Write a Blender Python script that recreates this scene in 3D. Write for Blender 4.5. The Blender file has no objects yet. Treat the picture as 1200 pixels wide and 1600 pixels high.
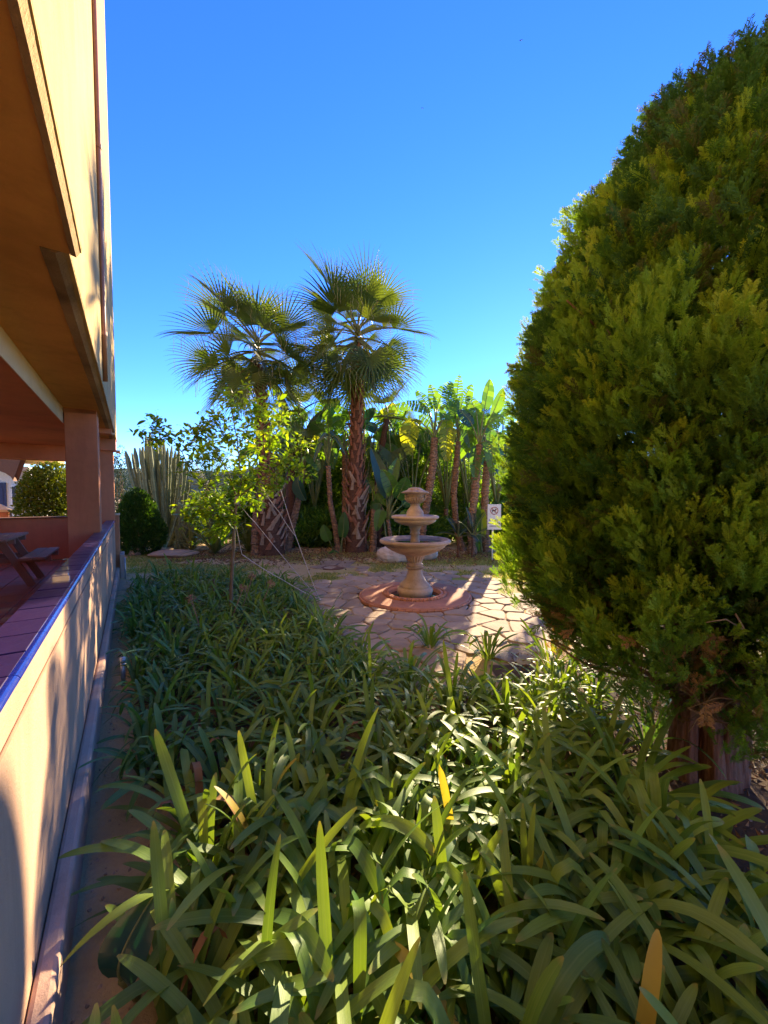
import bpy, math, random
import numpy as np
from mathutils import Vector, Matrix
rnd = random.Random(7)
R = math.radians
S = bpy.context.scene

# ------------------------------------------------------------------ camera, sky, sun, exposure
PITCH = R(2.39); YAW_WALL = R(33.4); EYE = 1.6; F = 600.0
cam = bpy.data.cameras.new('camera'); cam_o = bpy.data.objects.new('camera', cam)
S.collection.objects.link(cam_o); S.camera = cam_o
cam_o.location = (0, 0, EYE); cam_o.rotation_euler = (R(90) - PITCH, 0, 0)
cam.sensor_fit = 'VERTICAL'; cam.sensor_height = 36; cam.lens = 36 * F / 1600
cam.clip_start = 0.05; cam.clip_end = 2000
SUN_AZ, SUN_EL = R(21.0), R(20.0)          # clockwise from +Y
w = bpy.data.worlds.new('World'); S.world = w; w.use_nodes = True
nt = w.node_tree; nt.nodes.clear()
sky = nt.nodes.new('ShaderNodeTexSky'); sky.sky_type = 'NISHITA'; sky.sun_disc = False
sky.sun_elevation = SUN_EL; sky.sun_rotation = SUN_AZ
sky.altitude = 1500; sky.air_density = 1.0; sky.dust_density = 0.03; sky.ozone_density = 6.0
hs = nt.nodes.new('ShaderNodeHueSaturation'); hs.inputs['Saturation'].default_value = 1.15; hs.inputs['Hue'].default_value = 0.517
bg = nt.nodes.new('ShaderNodeBackground'); bg.inputs['Strength'].default_value = 0.072
wo = nt.nodes.new('ShaderNodeOutputWorld')
nt.links.new(sky.outputs[0], hs.inputs['Color']); nt.links.new(hs.outputs[0], bg.inputs['Color']); nt.links.new(bg.outputs[0], wo.inputs['Surface'])
sun = bpy.data.lights.new('sun', 'SUN'); sun.energy = 2.6; sun.angle = R(0.5); sun.color = (1.0, 0.80, 0.52)
sun_o = bpy.data.objects.new('sun', sun); S.collection.objects.link(sun_o)
sd = Vector((math.sin(SUN_AZ) * math.cos(SUN_EL), math.cos(SUN_AZ) * math.cos(SUN_EL), math.sin(SUN_EL)))
sun_o.rotation_euler = sd.to_track_quat('Z', 'Y').to_euler(); sun_o.location = (6, 12, 8)
S.view_settings.view_transform = 'Standard'; S.view_settings.look = 'None'
S.view_settings.exposure = 2.85; S.view_settings.gamma = 1.0; S.view_settings.use_curve_mapping = False
S.cycles.max_bounces = 8; S.cycles.diffuse_bounces = 4; S.cycles.transmission_bounces = 6; S.cycles.transparent_max_bounces = 8

# ------------------------------------------------------------------ helpers
CP, SP = math.cos(PITCH), math.sin(PITCH)
def ray(px, py):
    x = (px - 600) / F; z = -(py - 800) / F
    return (x, CP + z * SP, -SP + z * CP)
def G(px, py, z=0.0):
    r = ray(px, py); t = (z - EYE) / r[2]; return (r[0] * t, r[1] * t, z)
def W(px, py, Y):
    r = ray(px, py); t = Y / r[1]; return (r[0] * t, Y, EYE + r[2] * t)
CA, SA = math.cos(YAW_WALL), math.sin(YAW_WALL)
def wall2world(u, v): return (u * CA - v * SA, u * SA + v * CA)
def world2wall(x, y): return (x * CA + y * SA, -x * SA + y * CA)

BASE = {}
def thing(name, label, cat, loc=(0, 0, 0), rotz=0.0, group=None, kind=None):
    o = bpy.data.objects.new(name, None); S.collection.objects.link(o)
    o.empty_display_size = 0.1
    o.location = loc if rotz == 0 else (*wall2world(loc[0], loc[1]), loc[2])
    o.rotation_euler = (0, 0, rotz)
    BASE[o.name] = tuple(loc)
    tag(o, label, cat, group, kind); return o
def tag(o, label=None, cat=None, group=None, kind=None):
    if label: o['label'] = label
    if cat: o['category'] = cat
    if group: o['group'] = group
    if kind: o['kind'] = kind
    return o
class MB:
    def __init__(s): s.v = []; s.f = []; s.t = []; s.m = []; s.n = 0
    def add(s, v, f, tint=0.5, mi=0):
        v = np.asarray(v, float).reshape(-1, 3)
        s.v.append(v); s.t.append(np.broadcast_to(np.asarray(tint, float), (len(v),)).copy())
        for q in f: s.f.append(tuple(int(i) + s.n for i in q)); s.m.append(mi)
        s.n += len(v)
    def mesh(s, name, mats, base=(0, 0, 0), smooth=False):
        me = bpy.data.meshes.new(name)
        V = np.concatenate(s.v) - np.asarray(base, float)
        me.from_pydata(V.tolist(), [], s.f)
        if not isinstance(mats, (list, tuple)): mats = [mats]
        for m in mats: me.materials.append(m)
        if len(mats) > 1: me.polygons.foreach_set('material_index', s.m)
        if smooth: me.polygons.foreach_set('use_smooth', [True] * len(me.polygons))
        at = me.attributes.new('tint', 'FLOAT', 'POINT'); at.data.foreach_set('value', np.concatenate(s.t))
        me.update(); return me
    def obj(s, name, mats, parent=None, smooth=False, kind=None, label=None, base=None):
        b = BASE.get(parent.name, (0, 0, 0)) if (parent is not None and base is None) else (base or (0, 0, 0))
        me = s.mesh(name, mats, b, smooth)
        o = bpy.data.objects.new(name, me); S.collection.objects.link(o)
        if parent is not None: o.parent = parent; BASE[o.name] = b
        elif base: o.location = base; BASE[o.name] = tuple(base)
        if kind: o['kind'] = kind
        if label: o['label'] = label
        return o
    def box(s, a, b, tint=0.5, mi=0):
        x0, y0, z0 = a; x1, y1, z1 = b
        s.add([(x0, y0, z0), (x1, y0, z0), (x1, y1, z0), (x0, y1, z0), (x0, y0, z1), (x1, y0, z1), (x1, y1, z1), (x0, y1, z1)],
              [(3, 2, 1, 0), (4, 5, 6, 7), (0, 1, 5, 4), (1, 2, 6, 5), (2, 3, 7, 6), (3, 0, 4, 7)], tint, mi); return s
    def tube(s, pts, rad, n=8, tint=0.5, mi=0, mod=None, cap=True, z_tint=None):
        pts = [Vector(p) for p in pts]; m = len(pts)
        if not hasattr(rad, '__len__'): rad = [rad] * m
        V = []; prev = None
        for i, p in enumerate(pts):
            d = (pts[min(i + 1, m - 1)] - pts[max(i - 1, 0)]).normalized()
            if prev is None:
                a = d.orthogonal().normalized() if abs(d.z) < 0.9 else Vector((1, 0, 0)); a = (a - d * a.dot(d)).normalized()
            else: a = (prev - d * prev.dot(d)).normalized()
            prev = a; b = d.cross(a)
            for k in range(n):
                th = 2 * math.pi * k / n; r = rad[i] * (mod(i, k, th) if mod else 1)
                V.append(p + a * math.cos(th) * r + b * math.sin(th) * r)
        Fc = []
        for i in range(m - 1):
            for k in range(n):
                k2 = (k + 1) % n
                Fc.append((i * n + k, i * n + k2, (i + 1) * n + k2, (i + 1) * n + k))
        if cap: Fc.append(tuple(range(n - 1, -1, -1))); Fc.append(tuple((m - 1) * n + k for k in range(n)))
        s.add([tuple(q) for q in V], Fc, tint, mi); return s
    def lathe(s, prof, c=(0, 0, 0), n=64, mod=None, tint=0.5, mi=0, close=False):
        V = []; m = len(prof)
        for i, (r, z) in enumerate(prof):
            for k in range(n):
                th = 2 * math.pi * k / n; rr = r * (mod(i, th) if mod else 1)
                V.append((c[0] + rr * math.cos(th), c[1] + rr * math.sin(th), c[2] + z))
        Fc = []
        for i in range(m - 1):
            for k in range(n):
                k2 = (k + 1) % n; Fc.append((i * n + k, i * n + k2, (i + 1) * n + k2, (i + 1) * n + k))
        if close:
            Fc.append(tuple(range(n - 1, -1, -1))); Fc.append(tuple((m - 1) * n + k for k in range(n)))
        s.add(V, Fc, tint, mi); return s
def link_shared(name, me, parent, loc=(0, 0, 0), rot=None, scale=None):
    o = bpy.data.objects.new(name, me); S.collection.objects.link(o)
    if parent is not None: o.parent = parent
    o.location = loc
    if rot is not None: o.rotation_euler = rot
    if scale is not None: o.scale = scale if hasattr(scale, '__len__') else (scale,) * 3
    return o
def big(name, V, Q, T, mat, parent=None, kind=None, smooth=False, base=(0, 0, 0)):
    """large mesh from arrays: V (n,3), Q (m,k) faces, T (n,) tint"""
    me = bpy.data.meshes.new(name); V = np.asarray(V, np.float32) - np.asarray(base, np.float32); Q = np.asarray(Q, np.int32)
    m, k = Q.shape
    me.vertices.add(len(V)); me.vertices.foreach_set('co', V.ravel())
    me.loops.add(m * k); me.loops.foreach_set('vertex_index', Q.ravel())
    me.polygons.add(m); me.polygons.foreach_set('loop_start', np.arange(0, m * k, k, dtype=np.int32))
    me.polygons.foreach_set('use_smooth', np.full(m, smooth))
    me.update(calc_edges=True)
    at = me.attributes.new('tint', 'FLOAT', 'POINT'); at.data.foreach_set('value', np.asarray(T, np.float32))
    me.materials.append(mat)
    o = bpy.data.objects.new(name, me); S.collection.objects.link(o)
    if parent is not None: o.parent = parent
    if kind: o['kind'] = kind
    return o
def scatter_leaves(tv, tq, P, X, Y, Z, sc, tints):
    """place template (tv,tq) at P with frames X,Y,Z (n,3) and scale sc; returns V,Q,T"""
    n = len(P); k = len(tv); sc = np.asarray(sc).reshape(n, 1, 1) if np.ndim(sc) else sc
    V = P[:, None, :] + sc * (tv[None, :, 0:1] * X[:, None, :] + tv[None, :, 1:2] * Y[:, None, :] + tv[None, :, 2:3] * Z[:, None, :])
    Q = tq[None] + (np.arange(n) * k)[:, None, None]
    return V.reshape(-1, 3), Q.reshape(-1, tq.shape[1]), np.repeat(tints, k)
def frames(Zd, rng, spin=True):
    """frames with X along Zd direction, random spin about it"""
    X = Zd / np.linalg.norm(Zd, axis=1, keepdims=True)
    A = rng.normal(size=X.shape); Y = np.cross(X, A); Y /= np.linalg.norm(Y, axis=1, keepdims=True)
    return X, Y, np.cross(X, Y)
def unit(a): return a / np.linalg.norm(a, axis=-1, keepdims=True)
LEAF_V = np.array([(0, 0, 0), (.45, .5, .08), (1, 0, -.08), (.45, -.5, .08), (.5, 0, -.03)], float)
LEAF_Q = np.array([(0, 1, 4), (1, 2, 4), (0, 4, 3), (4, 2, 3)])

# ------------------------------------------------------------------ materials
class NT:
    def __init__(s, name):
        s.m = bpy.data.materials.new(name); s.m.use_nodes = True; s.t = s.m.node_tree; s.t.nodes.clear()
        s.out = s.n('ShaderNodeOutputMaterial')
    def n(s, typ, **kw):
        x = s.t.nodes.new(typ)
        for k, v in kw.items():
            if k in x.inputs: x.inputs[k].default_value = v
            else: setattr(x, k, v)
        return x
    def l(s, a, b): s.t.links.new(a, b)
    def noise(s, scale, detail=4, rough=.6, coord=None, dist=0):
        x = s.n('ShaderNodeTexNoise'); x.inputs['Scale'].default_value = scale; x.inputs['Detail'].default_value = detail
        x.inputs['Roughness'].default_value = rough; x.inputs['Distortion'].default_value = dist
        if coord is not None: s.l(coord, x.inputs['Vector'])
        return x
    def coord(s, which='Object', scale=None):
        c = s.n('ShaderNodeTexCoord').outputs[which]
        if scale:
            mp = s.n('ShaderNodeMapping'); mp.inputs['Scale'].default_value = scale; s.l(c, mp.inputs['Vector']); return mp.outputs[0]
        return c
    def ramp(s, fac, stops, interp='LINEAR'):
        r = s.n('ShaderNodeValToRGB'); r.color_ramp.interpolation = interp
        e = r.color_ramp.elements
        while len(e) < len(stops): e.new(0.5)
        for q, (p, c) in zip(e, stops): q.position = p; q.color = (*c, 1) if len(c) == 3 else c
        s.l(fac, r.inputs['Fac']); return r.outputs['Color']
    def mix(s, fac, a, b, blend='MIX'):
        m = s.n('ShaderNodeMix'); m.data_type = 'RGBA'; m.blend_type = blend
        for sock, v in ((m.inputs['Factor'], fac), (m.inputs[6], a), (m.inputs[7], b)):
            if hasattr(v, 'is_linked') or hasattr(v, 'links'): s.l(v, sock)
            elif isinstance(v, (int, float)): sock.default_value = v
            else: sock.default_value = (*v, 1)
        return m.outputs[2]
    def bump(s, h, strength, dist=0.01, normal=None):
        b = s.n('ShaderNodeBump'); b.inputs['Strength'].default_value = strength; b.inputs['Distance'].default_value = dist
        s.l(h, b.inputs['Height'])
        if normal is not None: s.l(normal, b.inputs['Normal'])
        return b.outputs[0]
    def math(s, op, a, b=None):
        m = s.n('ShaderNodeMath', operation=op)
        for i, v in enumerate((a, b)):
            if v is None: continue
            if isinstance(v, (int, float)): m.inputs[i].default_value = v
            else: s.l(v, m.inputs[i])
        return m.outputs[0]
    def surf(s, color, rough=.8, normal=None, spec=.3, metallic=0, coat=0):
        b = s.n('ShaderNodeBsdfPrincipled')
        for key, v in (('Base Color', color), ('Roughness', rough), ('Specular IOR Level', spec), ('Metallic', metallic), ('Coat Weight', coat)):
            if isinstance(v, (int, float)): b.inputs[key].default_value = v
            elif isinstance(v, tuple): b.inputs[key].default_value = (*v, 1)
            else: s.l(v, b.inputs[key])
        if normal is not None: s.l(normal, b.inputs['Normal'])
        s.l(b.outputs[0], s.out.inputs['Surface']); return b
def leafmat(name, stops, trans=.35, tcol=(1.6, 1.5, .5), rough=.45, spec=.4, vein=None, inst=False, bumpy=0, strapleaf=False):
    """stops over the per-leaf tint; light passes through the blade"""
    t = NT(name)
    a = t.n('ShaderNodeAttribute', attribute_name='tint')
    if inst: a.attribute_type = 'INSTANCER'
    oi = t.n('ShaderNodeObjectInfo')
    f = t.math('FRACT', t.math('ADD', a.outputs['Fac'], oi.outputs['Random'])) if not inst else a.outputs['Fac']
    col = t.ramp(f, stops)
    co = t.coord('Object'); nz = t.noise(9 if not inst else 14, 3, .6, co)
    col = t.mix(t.math('MULTIPLY', nz.outputs['Fac'], .6), col, t.mix(1.0, col, (.55, .6, .5), 'MULTIPLY'))
    nrm_ = None
    if strapleaf:
        lc = t.n('ShaderNodeAttribute', attribute_name='lc'); sx = t.n('ShaderNodeSeparateXYZ'); t.l(lc.outputs['Vector'], sx.inputs[0])
        cmb = t.n('ShaderNodeCombineXYZ'); t.l(t.math('MULTIPLY', sx.outputs[0], 7.0), cmb.inputs[0]); t.l(t.math('MULTIPLY', sx.outputs[1], 2.2), cmb.inputs[1]); t.l(t.math('MULTIPLY', f, 50), cmb.inputs[2])
        vn = t.noise(1.0, 3, .55, cmb.outputs[0])
        ax_ = t.math('ABSOLUTE', sx.outputs[0])
        col = t.mix(t.ramp(ax_, [(0, (.35, .35, .35)), (.16, (0, 0, 0))]), col, (.20, .30, .09))                    # paler midrib
        col = t.mix(t.math('MULTIPLY', t.ramp(sx.outputs[1], [(0, (1, 1, 1)), (.38, (0, 0, 0))]), .55), col, (.26, .33, .10))  # pale leaf base
        col = t.mix(t.math('MULTIPLY', t.ramp(sx.outputs[1], [(.95, (0, 0, 0)), (1, (1, 1, 1))]), .6), col, (.35, .25, .08))   # browned tip
        col = t.mix(t.ramp(vn.outputs['Fac'], [(.35, (.42, .42, .42)), (.65, (0, 0, 0))]), col, t.mix(1.0, col, (.55, .65, .6), 'MULTIPLY'))
        w2 = t.n('ShaderNodeTexNoise'); w2.inputs['Scale'].default_value = 1.0; c2 = t.n('ShaderNodeCombineXYZ'); t.l(t.math('MULTIPLY', sx.outputs[0], 16.0), c2.inputs[0]); t.l(sx.outputs[1], c2.inputs[1]); t.l(c2.outputs[0], w2.inputs['Vector'])
        nrm_ = t.bump(w2.outputs['Fac'], .5, .0012)
    b = t.surf(col, rough, nrm_, spec)
    tr = t.n('ShaderNodeBsdfTranslucent'); t.l(t.mix(1.0, col, tcol, 'MULTIPLY'), tr.inputs['Color'])
    mx = t.n('ShaderNodeMixShader'); mx.inputs[0].default_value = trans
    t.l(b.outputs[0], mx.inputs[1]); t.l(tr.outputs[0], mx.inputs[2]); t.l(mx.outputs[0], t.out.inputs['Surface'])
    return t.m
def stucco(name, col, rough=.9, scale=90, strength=.35, var=.12, stains=0.0):
    t = NT(name); c = t.coord('Object')
    n1 = t.noise(scale, 5, .7, c); n2 = t.noise(1.3, 4, .6, c); n3 = t.noise(14, 4, .6, c)
    d = tuple(x * (1 - var * 2) for x in col); l_ = tuple(min(1, x * (1 + var)) for x in col)
    cc = t.ramp(n2.outputs['Fac'], [(.3, d), (.5, col), (.7, l_)])
    cc = t.mix(t.math('MULTIPLY', n3.outputs['Fac'], .25), cc, tuple(x * .7 for x in col))
    if stains:
        st = t.noise(1.0, 5, .7, t.coord('Object', (6, 6, .7)))
        cc = t.mix(t.math('MULTIPLY', t.ramp(st.outputs['Fac'], [(.5, (0, 0, 0)), (.75, (1, 1, 1))]), stains), cc, tuple(x * .45 for x in col))
    nb = t.bump(n1.outputs['Fac'], strength, .006); nb = t.bump(n3.outputs['Fac'], .25, .01, nb)
    t.surf(cc, rough, nb, .2); return t.m
def plain(name, col, rough=.6, metallic=0, spec=.4, var=.15, scale=20, bump=.1, stretch=None, coat=0):
    t = NT(name); c = t.coord('Object', stretch); n1 = t.noise(scale, 5, .65, c)
    cc = t.ramp(n1.outputs['Fac'], [(.3, tuple(x * (1 - var) for x in col)), (.7, tuple(min(1, x * (1 + var)) for x in col))])
    a = t.n('ShaderNodeAttribute', attribute_name='tint'); oi = t.n('ShaderNodeObjectInfo')
    k = t.math('ADD', t.math('MULTIPLY', oi.outputs['Random'], .35), .82)
    cc = t.mix(1.0, cc, t.n('ShaderNodeCombineColor').outputs[0], 'MULTIPLY') if False else cc
    hsv = t.n('ShaderNodeHueSaturation'); t.l(cc, hsv.inputs['Color']); t.l(k, hsv.inputs['Value'])
    t.surf(hsv.outputs[0], rough, t.bump(n1.outputs['Fac'], bump, .004), spec, metallic, coat); return t.m

M = {}
M['cream'] = stucco('cream_stucco', (.52, .355, .145), strength=.6, stains=.45)
M['facade_edge'] = stucco('rough_edge_stucco', (.42, .27, .13), scale=75, strength=1.0, var=.3)
M['soffit'] = stucco('orange_soffit_glow', (.74, .35, .09), strength=.2, scale=60, stains=.3)  # even orange, the warm bounced glow put into the base colour
M['terracotta_wall'] = stucco('terracotta_wall_paint', (.62, .25, .115), strength=.25, scale=70, stains=.25)
M['beam'] = stucco('pale_beam_paint', (.70, .52, .28), strength=.15)
M['parapet'] = stucco('parapet_stucco', (.50, .315, .205), strength=.6, scale=120, stains=.35)
M['plinth'] = stucco('plinth_paint', (.50, .33, .235), strength=.35, stains=.5)
def tilemat(name, a, b, rough):
    t = NT(name); oi = t.n('ShaderNodeObjectInfo'); c = t.coord('Object')
    n1 = t.noise(7, 4, .6, c); n2 = t.noise(40, 3, .6, c)
    f = t.math('ADD', t.math('MULTIPLY', oi.outputs['Random'], .6), t.math('MULTIPLY', n1.outputs['Fac'], .4))
    cc = t.ramp(f, [(.1, a), (.9, b)])
    rr = t.math('ADD', t.math('MULTIPLY', n2.outputs['Fac'], .25), rough)
    t.surf(cc, rr, t.bump(n1.outputs['Fac'], .08, .01), .5, 0, .3); return t.m
M['cap_tile'] = tilemat('purple_blue_glazed_tile', (.018, .009, .060), (.042, .018, .085), .26)
M['trim_tile'] = tilemat('cobalt_blue_glazed_tile', (.006, .012, .17), (.012, .03, .26), .12)
M['floor_tile'] = tilemat('terracotta_floor_tile', (.30, .10, .045), (.44, .17, .08), .45)
M['grout'] = plain('grout', (.30, .24, .22), .9)
M['wood'] = plain('weathered_wood', (.36, .20, .11), .7, var=.35, scale=8, stretch=(30, 3, 30), bump=.4)
M['copper'] = plain('brown_downpipe', (.30, .11, .035), .4, .0, .5)
M['white'] = plain('white_paint', (.75, .74, .70), .6)
M['dark_blue'] = plain('dark_blue_paint', (.015, .03, .09), .4)
M['glass'] = plain('window_glass', (.05, .08, .12), .08, 0, .8, var=.02)
M['cord'] = plain('white_cord', (.62, .52, .44), .8)
M['metal'] = plain('grey_metal', (.45, .45, .45), .4, .6)
M['roof'] = plain('brown_roof', (.16, .07, .035), .8)

# sandstone of the fountain
def stonemat(name, col, dark, scale=6, lichen=.25):
    t = NT(name); c = t.coord('Object'); n1 = t.noise(scale, 6, .65, c); n2 = t.noise(scale * 9, 5, .7, c); n3 = t.noise(2.2, 4, .6, c, .5)
    cc = t.ramp(n1.outputs['Fac'], [(.28, dark), (.5, col), (.75, tuple(min(1, x * 1.2) for x in col))])
    cc = t.mix(t.math('MULTIPLY', t.ramp(n3.outputs['Fac'], [(.45, (0, 0, 0)), (.7, (1, 1, 1))]), lichen), cc, tuple(x * .5 for x in dark))
    cc = t.mix(t.math('MULTIPLY', n2.outputs['Fac'], .3), cc, dark)
    oi = t.n('ShaderNodeObjectInfo'); hsv = t.n('ShaderNodeHueSaturation'); t.l(cc, hsv.inputs['Color'])
    t.l(t.math('ADD', t.math('MULTIPLY', oi.outputs['Random'], .4), .8), hsv.inputs['Value'])
    t.surf(hsv.outputs[0], .85, t.bump(n2.outputs['Fac'], .5, .006, t.bump(n1.outputs['Fac'], .3, .02)), .25); return t.m
M['fountain'] = stonemat('sandstone', (.49, .37, .27), (.27, .19, .135), 5, .5)
M['terracotta'] = stonemat('terracotta_slab', (.52, .235, .135), (.36, .15, .085), 4)
M['flag'] = stonemat('flagstone', (.42, .30, .19), (.27, .19, .12), 3, .35)
M['boulder'] = stonemat('white_boulder', (.62, .52, .44), (.34, .24, .18), 4)
M['water'] = plain('dark_water', (.02, .022, .02), .05, 0, .6, var=.02, bump=.02)

# foliage
M['agap'] = leafmat('agapanthus_leaf', [(0, (.12, .215, .04)), (.3, (.16, .27, .044)), (.6, (.205, .315, .048)), (.85, (.27, .365, .055)), (1, (.13, .24, .055))], .34, (1.8, 1.6, .4), .46, .32, strapleaf=True)
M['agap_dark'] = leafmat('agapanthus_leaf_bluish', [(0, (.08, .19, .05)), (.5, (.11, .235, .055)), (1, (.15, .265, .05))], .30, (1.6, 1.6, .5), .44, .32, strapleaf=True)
M['yellow_leaf'] = leafmat('yellowed_leaf', [(0, (.50, .42, .05)), (1, (.52, .34, .06))], .4, (1.2, 1.1, .5))
M['dry'] = leafmat('dry_leaf', [(0, (.22, .11, .05)), (.5, (.34, .19, .09)), (1, (.17, .08, .04))], .15, (1, 1, 1), .8, .1)
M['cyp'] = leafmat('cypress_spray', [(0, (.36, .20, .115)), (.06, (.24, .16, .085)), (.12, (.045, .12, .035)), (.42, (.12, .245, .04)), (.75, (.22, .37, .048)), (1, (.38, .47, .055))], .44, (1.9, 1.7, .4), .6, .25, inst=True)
M['palm'] = leafmat('fan_palm_leaf', [(0, (.06, .10, .032)), (.5, (.095, .145, .04)), (1, (.15, .185, .045))], .36, (1.8, 1.7, .4), .4, .5)
M['petiole'] = plain('palm_petiole', (.16, .17, .05), .5)
M['thread'] = leafmat('pale_palm_thread', [(0, (.6, .5, .33)), (1, (.7, .6, .4))], .4, (1, 1, 1), .8, .1)
M['strel'] = leafmat('strelitzia_leaf', [(0, (.05, .13, .035)), (.5, (.08, .18, .04)), (1, (.12, .23, .035))], .5, (2.3, 2.1, .35), .35, .5)
M['strel_y'] = leafmat('strelitzia_leaf_yellow_green', [(0, (.20, .28, .03)), (1, (.30, .33, .03))], .55, (2.0, 1.7, .3), .4, .4)
M['strel_dark'] = leafmat('strelitzia_leaf_dark', [(0, (.02, .07, .05)), (1, (.03, .09, .055))], .15, (1, 1.4, .6), .3, .5)
M['lemon'] = leafmat('lemon_leaf', [(0, (.11, .22, .028)), (.5, (.19, .31, .034)), (1, (.32, .40, .035))], .52, (2.2, 2.0, .3), .35, .5)
M['hedge'] = leafmat('hedge_leaf', [(0, (.07, .14, .03)), (.5, (.15, .25, .04)), (1, (.24, .34, .05))], .5, (2.1, 2.0, .4), .4, .4)
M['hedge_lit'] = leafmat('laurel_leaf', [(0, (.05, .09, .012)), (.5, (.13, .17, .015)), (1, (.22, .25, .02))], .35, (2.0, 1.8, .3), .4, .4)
M['shrub'] = leafmat('round_shrub_leaf', [(0, (.015, .045, .010)), (.5, (.04, .095, .012)), (1, (.07, .14, .015))], .3, (2, 2, .4), .5, .3)
M['cactus'] = plain('grey_green_cactus', (.17, .19, .085), .7, var=.3, scale=12)
M['datepalm'] = leafmat('dark_feather_leaf', [(0, (.02, .045, .03)), (1, (.04, .08, .04))], .2, (1.4, 1.4, .5), .5, .3)
M['yucca'] = leafmat('striped_yucca_leaf', [(0, (.12, .15, .04)), (1, (.26, .25, .07))], .3, (1.6, 1.5, .5), .45, .4)
M['grass'] = leafmat('grass_blade', [(0, (.20, .28, .05)), (.5, (.34, .34, .09)), (1, (.58, .46, .20))], .4, (1.6, 1.5, .5), .6, .2)
M['seed'] = plain('dried_seed_head', (.33, .19, .11), .9)
M['bark_thin'] = plain('grey_brown_bark', (.20, .14, .08), .85, var=.3, scale=20, bump=.6)
def barkmat(name, a, b, stretch, strength=1.0):
    t = NT(name); c = t.coord('Object', stretch); n1 = t.noise(4, 6, .7, c, .6); n2 = t.noise(1.7, 4, .6, t.coord('Object'))
    cc = t.ramp(n1.outputs['Fac'], [(.3, a), (.7, b)]); cc = t.mix(t.math('MULTIPLY', n2.outputs['Fac'], .5), cc, tuple(x * .6 for x in a))
    t.surf(cc, .9, t.bump(n1.outputs['Fac'], strength, .02), .15); return t.m
M['cyp_bark'] = barkmat('red_brown_stringy_bark', (.14, .065, .042), (.42, .24, .165), (12, 12, 1.1))
M['palm_bark'] = barkmat('palm_fibre_bark', (.07, .032, .02), (.22, .11, .065), (4, 4, 8))
M['boot_red'] = barkmat('red_leaf_base', (.22, .085, .05), (.42, .19, .11), (5, 5, 3), .5)
M['boot_grey'] = barkmat('weathered_leaf_base', (.26, .17, .11), (.50, .36, .25), (5, 5, 3), .5)
def ringbark():
    t = NT('ringed_slim_bark'); c = t.coord('Object'); wv = t.n('ShaderNodeTexWave'); wv.bands_direction = 'Z'; wv.inputs['Scale'].default_value = 3.4; wv.inputs['Distortion'].default_value = 11; wv.inputs['Detail'].default_value = 3; wv.inputs['Detail Scale'].default_value = 1.6
    t.l(c, wv.inputs['Vector']); n1 = t.noise(5, 5, .7, t.coord('Object', (3, 3, 1))); n2 = t.noise(2.5, 3, .6, c)
    cc = t.ramp(n1.outputs['Fac'], [(.3, (.16, .075, .045)), (.55, (.33, .17, .09)), (.75, (.42, .27, .16))])
    cc = t.mix(t.ramp(wv.outputs['Fac'], [(.05, (.6, .6, .6)), (.4, (0, 0, 0))]), cc, (.07, .04, .028))
    cc = t.mix(t.math('MULTIPLY', n2.outputs['Fac'], .5), cc, (.20, .15, .09))
    t.surf(cc, .9, t.bump(wv.outputs['Fac'], .8, .02, t.bump(n1.outputs['Fac'], .6, .02)), .15); return t.m
M['slim_bark'] = ringbark()

# ------------------------------------------------------------------ ground
BED = [G(*p)[:2] for p in [(190, 960), (215, 925), (290, 905), (440, 912), (492, 968), (520, 1012), (590, 1068), (700, 1092), (800, 1085), (900, 1070), (955, 1130), (985, 1250), (1040, 1350), (1180, 1500), (1400, 1700)]]
BED = [(wall2world(.0, 7.5))] + BED[1:] + [(1.6, .6), (-.55, .45), wall2world(.02, .9), wall2world(.10, 1.35), wall2world(.24, 1.7), wall2world(.24, 2.15), wall2world(.02, 2.5), wall2world(.0, 3.5)]
def inside(x, y, poly):
    x = np.asarray(x, float); y = np.asarray(y, float); c = np.zeros(np.broadcast(x, y).shape, bool); n = len(poly)
    for i in range(n):
        x0, y0 = poly[i]; x1, y1 = poly[(i + 1) % n]
        if y0 == y1: continue
        c ^= ((y0 > y) != (y1 > y)) & (x < (x1 - x0) * (y - y0) / (y1 - y0) + x0)
    return c
def vnoise(x, y, seed=0):
    """cheap smooth value noise"""
    x = np.asarray(x, float); y = np.asarray(y, float)
    xi = np.floor(x); yi = np.floor(y); fx = x - xi; fy = y - yi; fx = fx * fx * (3 - 2 * fx); fy = fy * fy * (3 - 2 * fy)
    h = lambda a, b: np.modf(np.abs(np.sin(a * 127.1 + b * 311.7 + seed * 74.7) * 43758.5453))[0]
    return (h(xi, yi) * (1 - fx) + h(xi + 1, yi) * fx) * (1 - fy) + (h(xi, yi + 1) * (1 - fx) + h(xi + 1, yi + 1) * fx) * fy
def fbm(x, y, s=0, o=4):
    return sum(vnoise(x * 2 ** k, y * 2 ** k, s + k) * .5 ** k for k in range(o)) / sum(.5 ** k for k in range(o))
def sag(xs, mid, lo, hi, n): return None
FC = (.49, 6.05)
gx = np.unique(np.concatenate([np.linspace(-400, -12, 14), np.arange(-12, 8, .05), np.linspace(8, 400, 14)]))
gy = np.unique(np.concatenate([np.linspace(-60, -1, 6), np.arange(-1, 15, .05), np.linspace(15, 600, 16)]))
GX, GY = np.meshgrid(gx, gy)
near = (GX > -11.9) & (GX < 7.9) & (GY > -.9) & (GY < 14.9)
u_, v_ = world2wall(GX, GY)
bedw = inside(GX, GY, BED)
hgt = np.where(near, (fbm(GX * 2.2, GY * 2.2, 1) - .5) * .035 + (fbm(GX * 9, GY * 9, 5, 3) - .5) * .03 * np.where(bedw, 1.6, .5), 0)
dF = np.hypot(GX - FC[0], GY - FC[1])
hgt = np.where(dF < 1.0, -.03, hgt)
hgt = np.where((dF > 9) | bedw | (dF < 1), hgt, hgt * .5 + .004)
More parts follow.
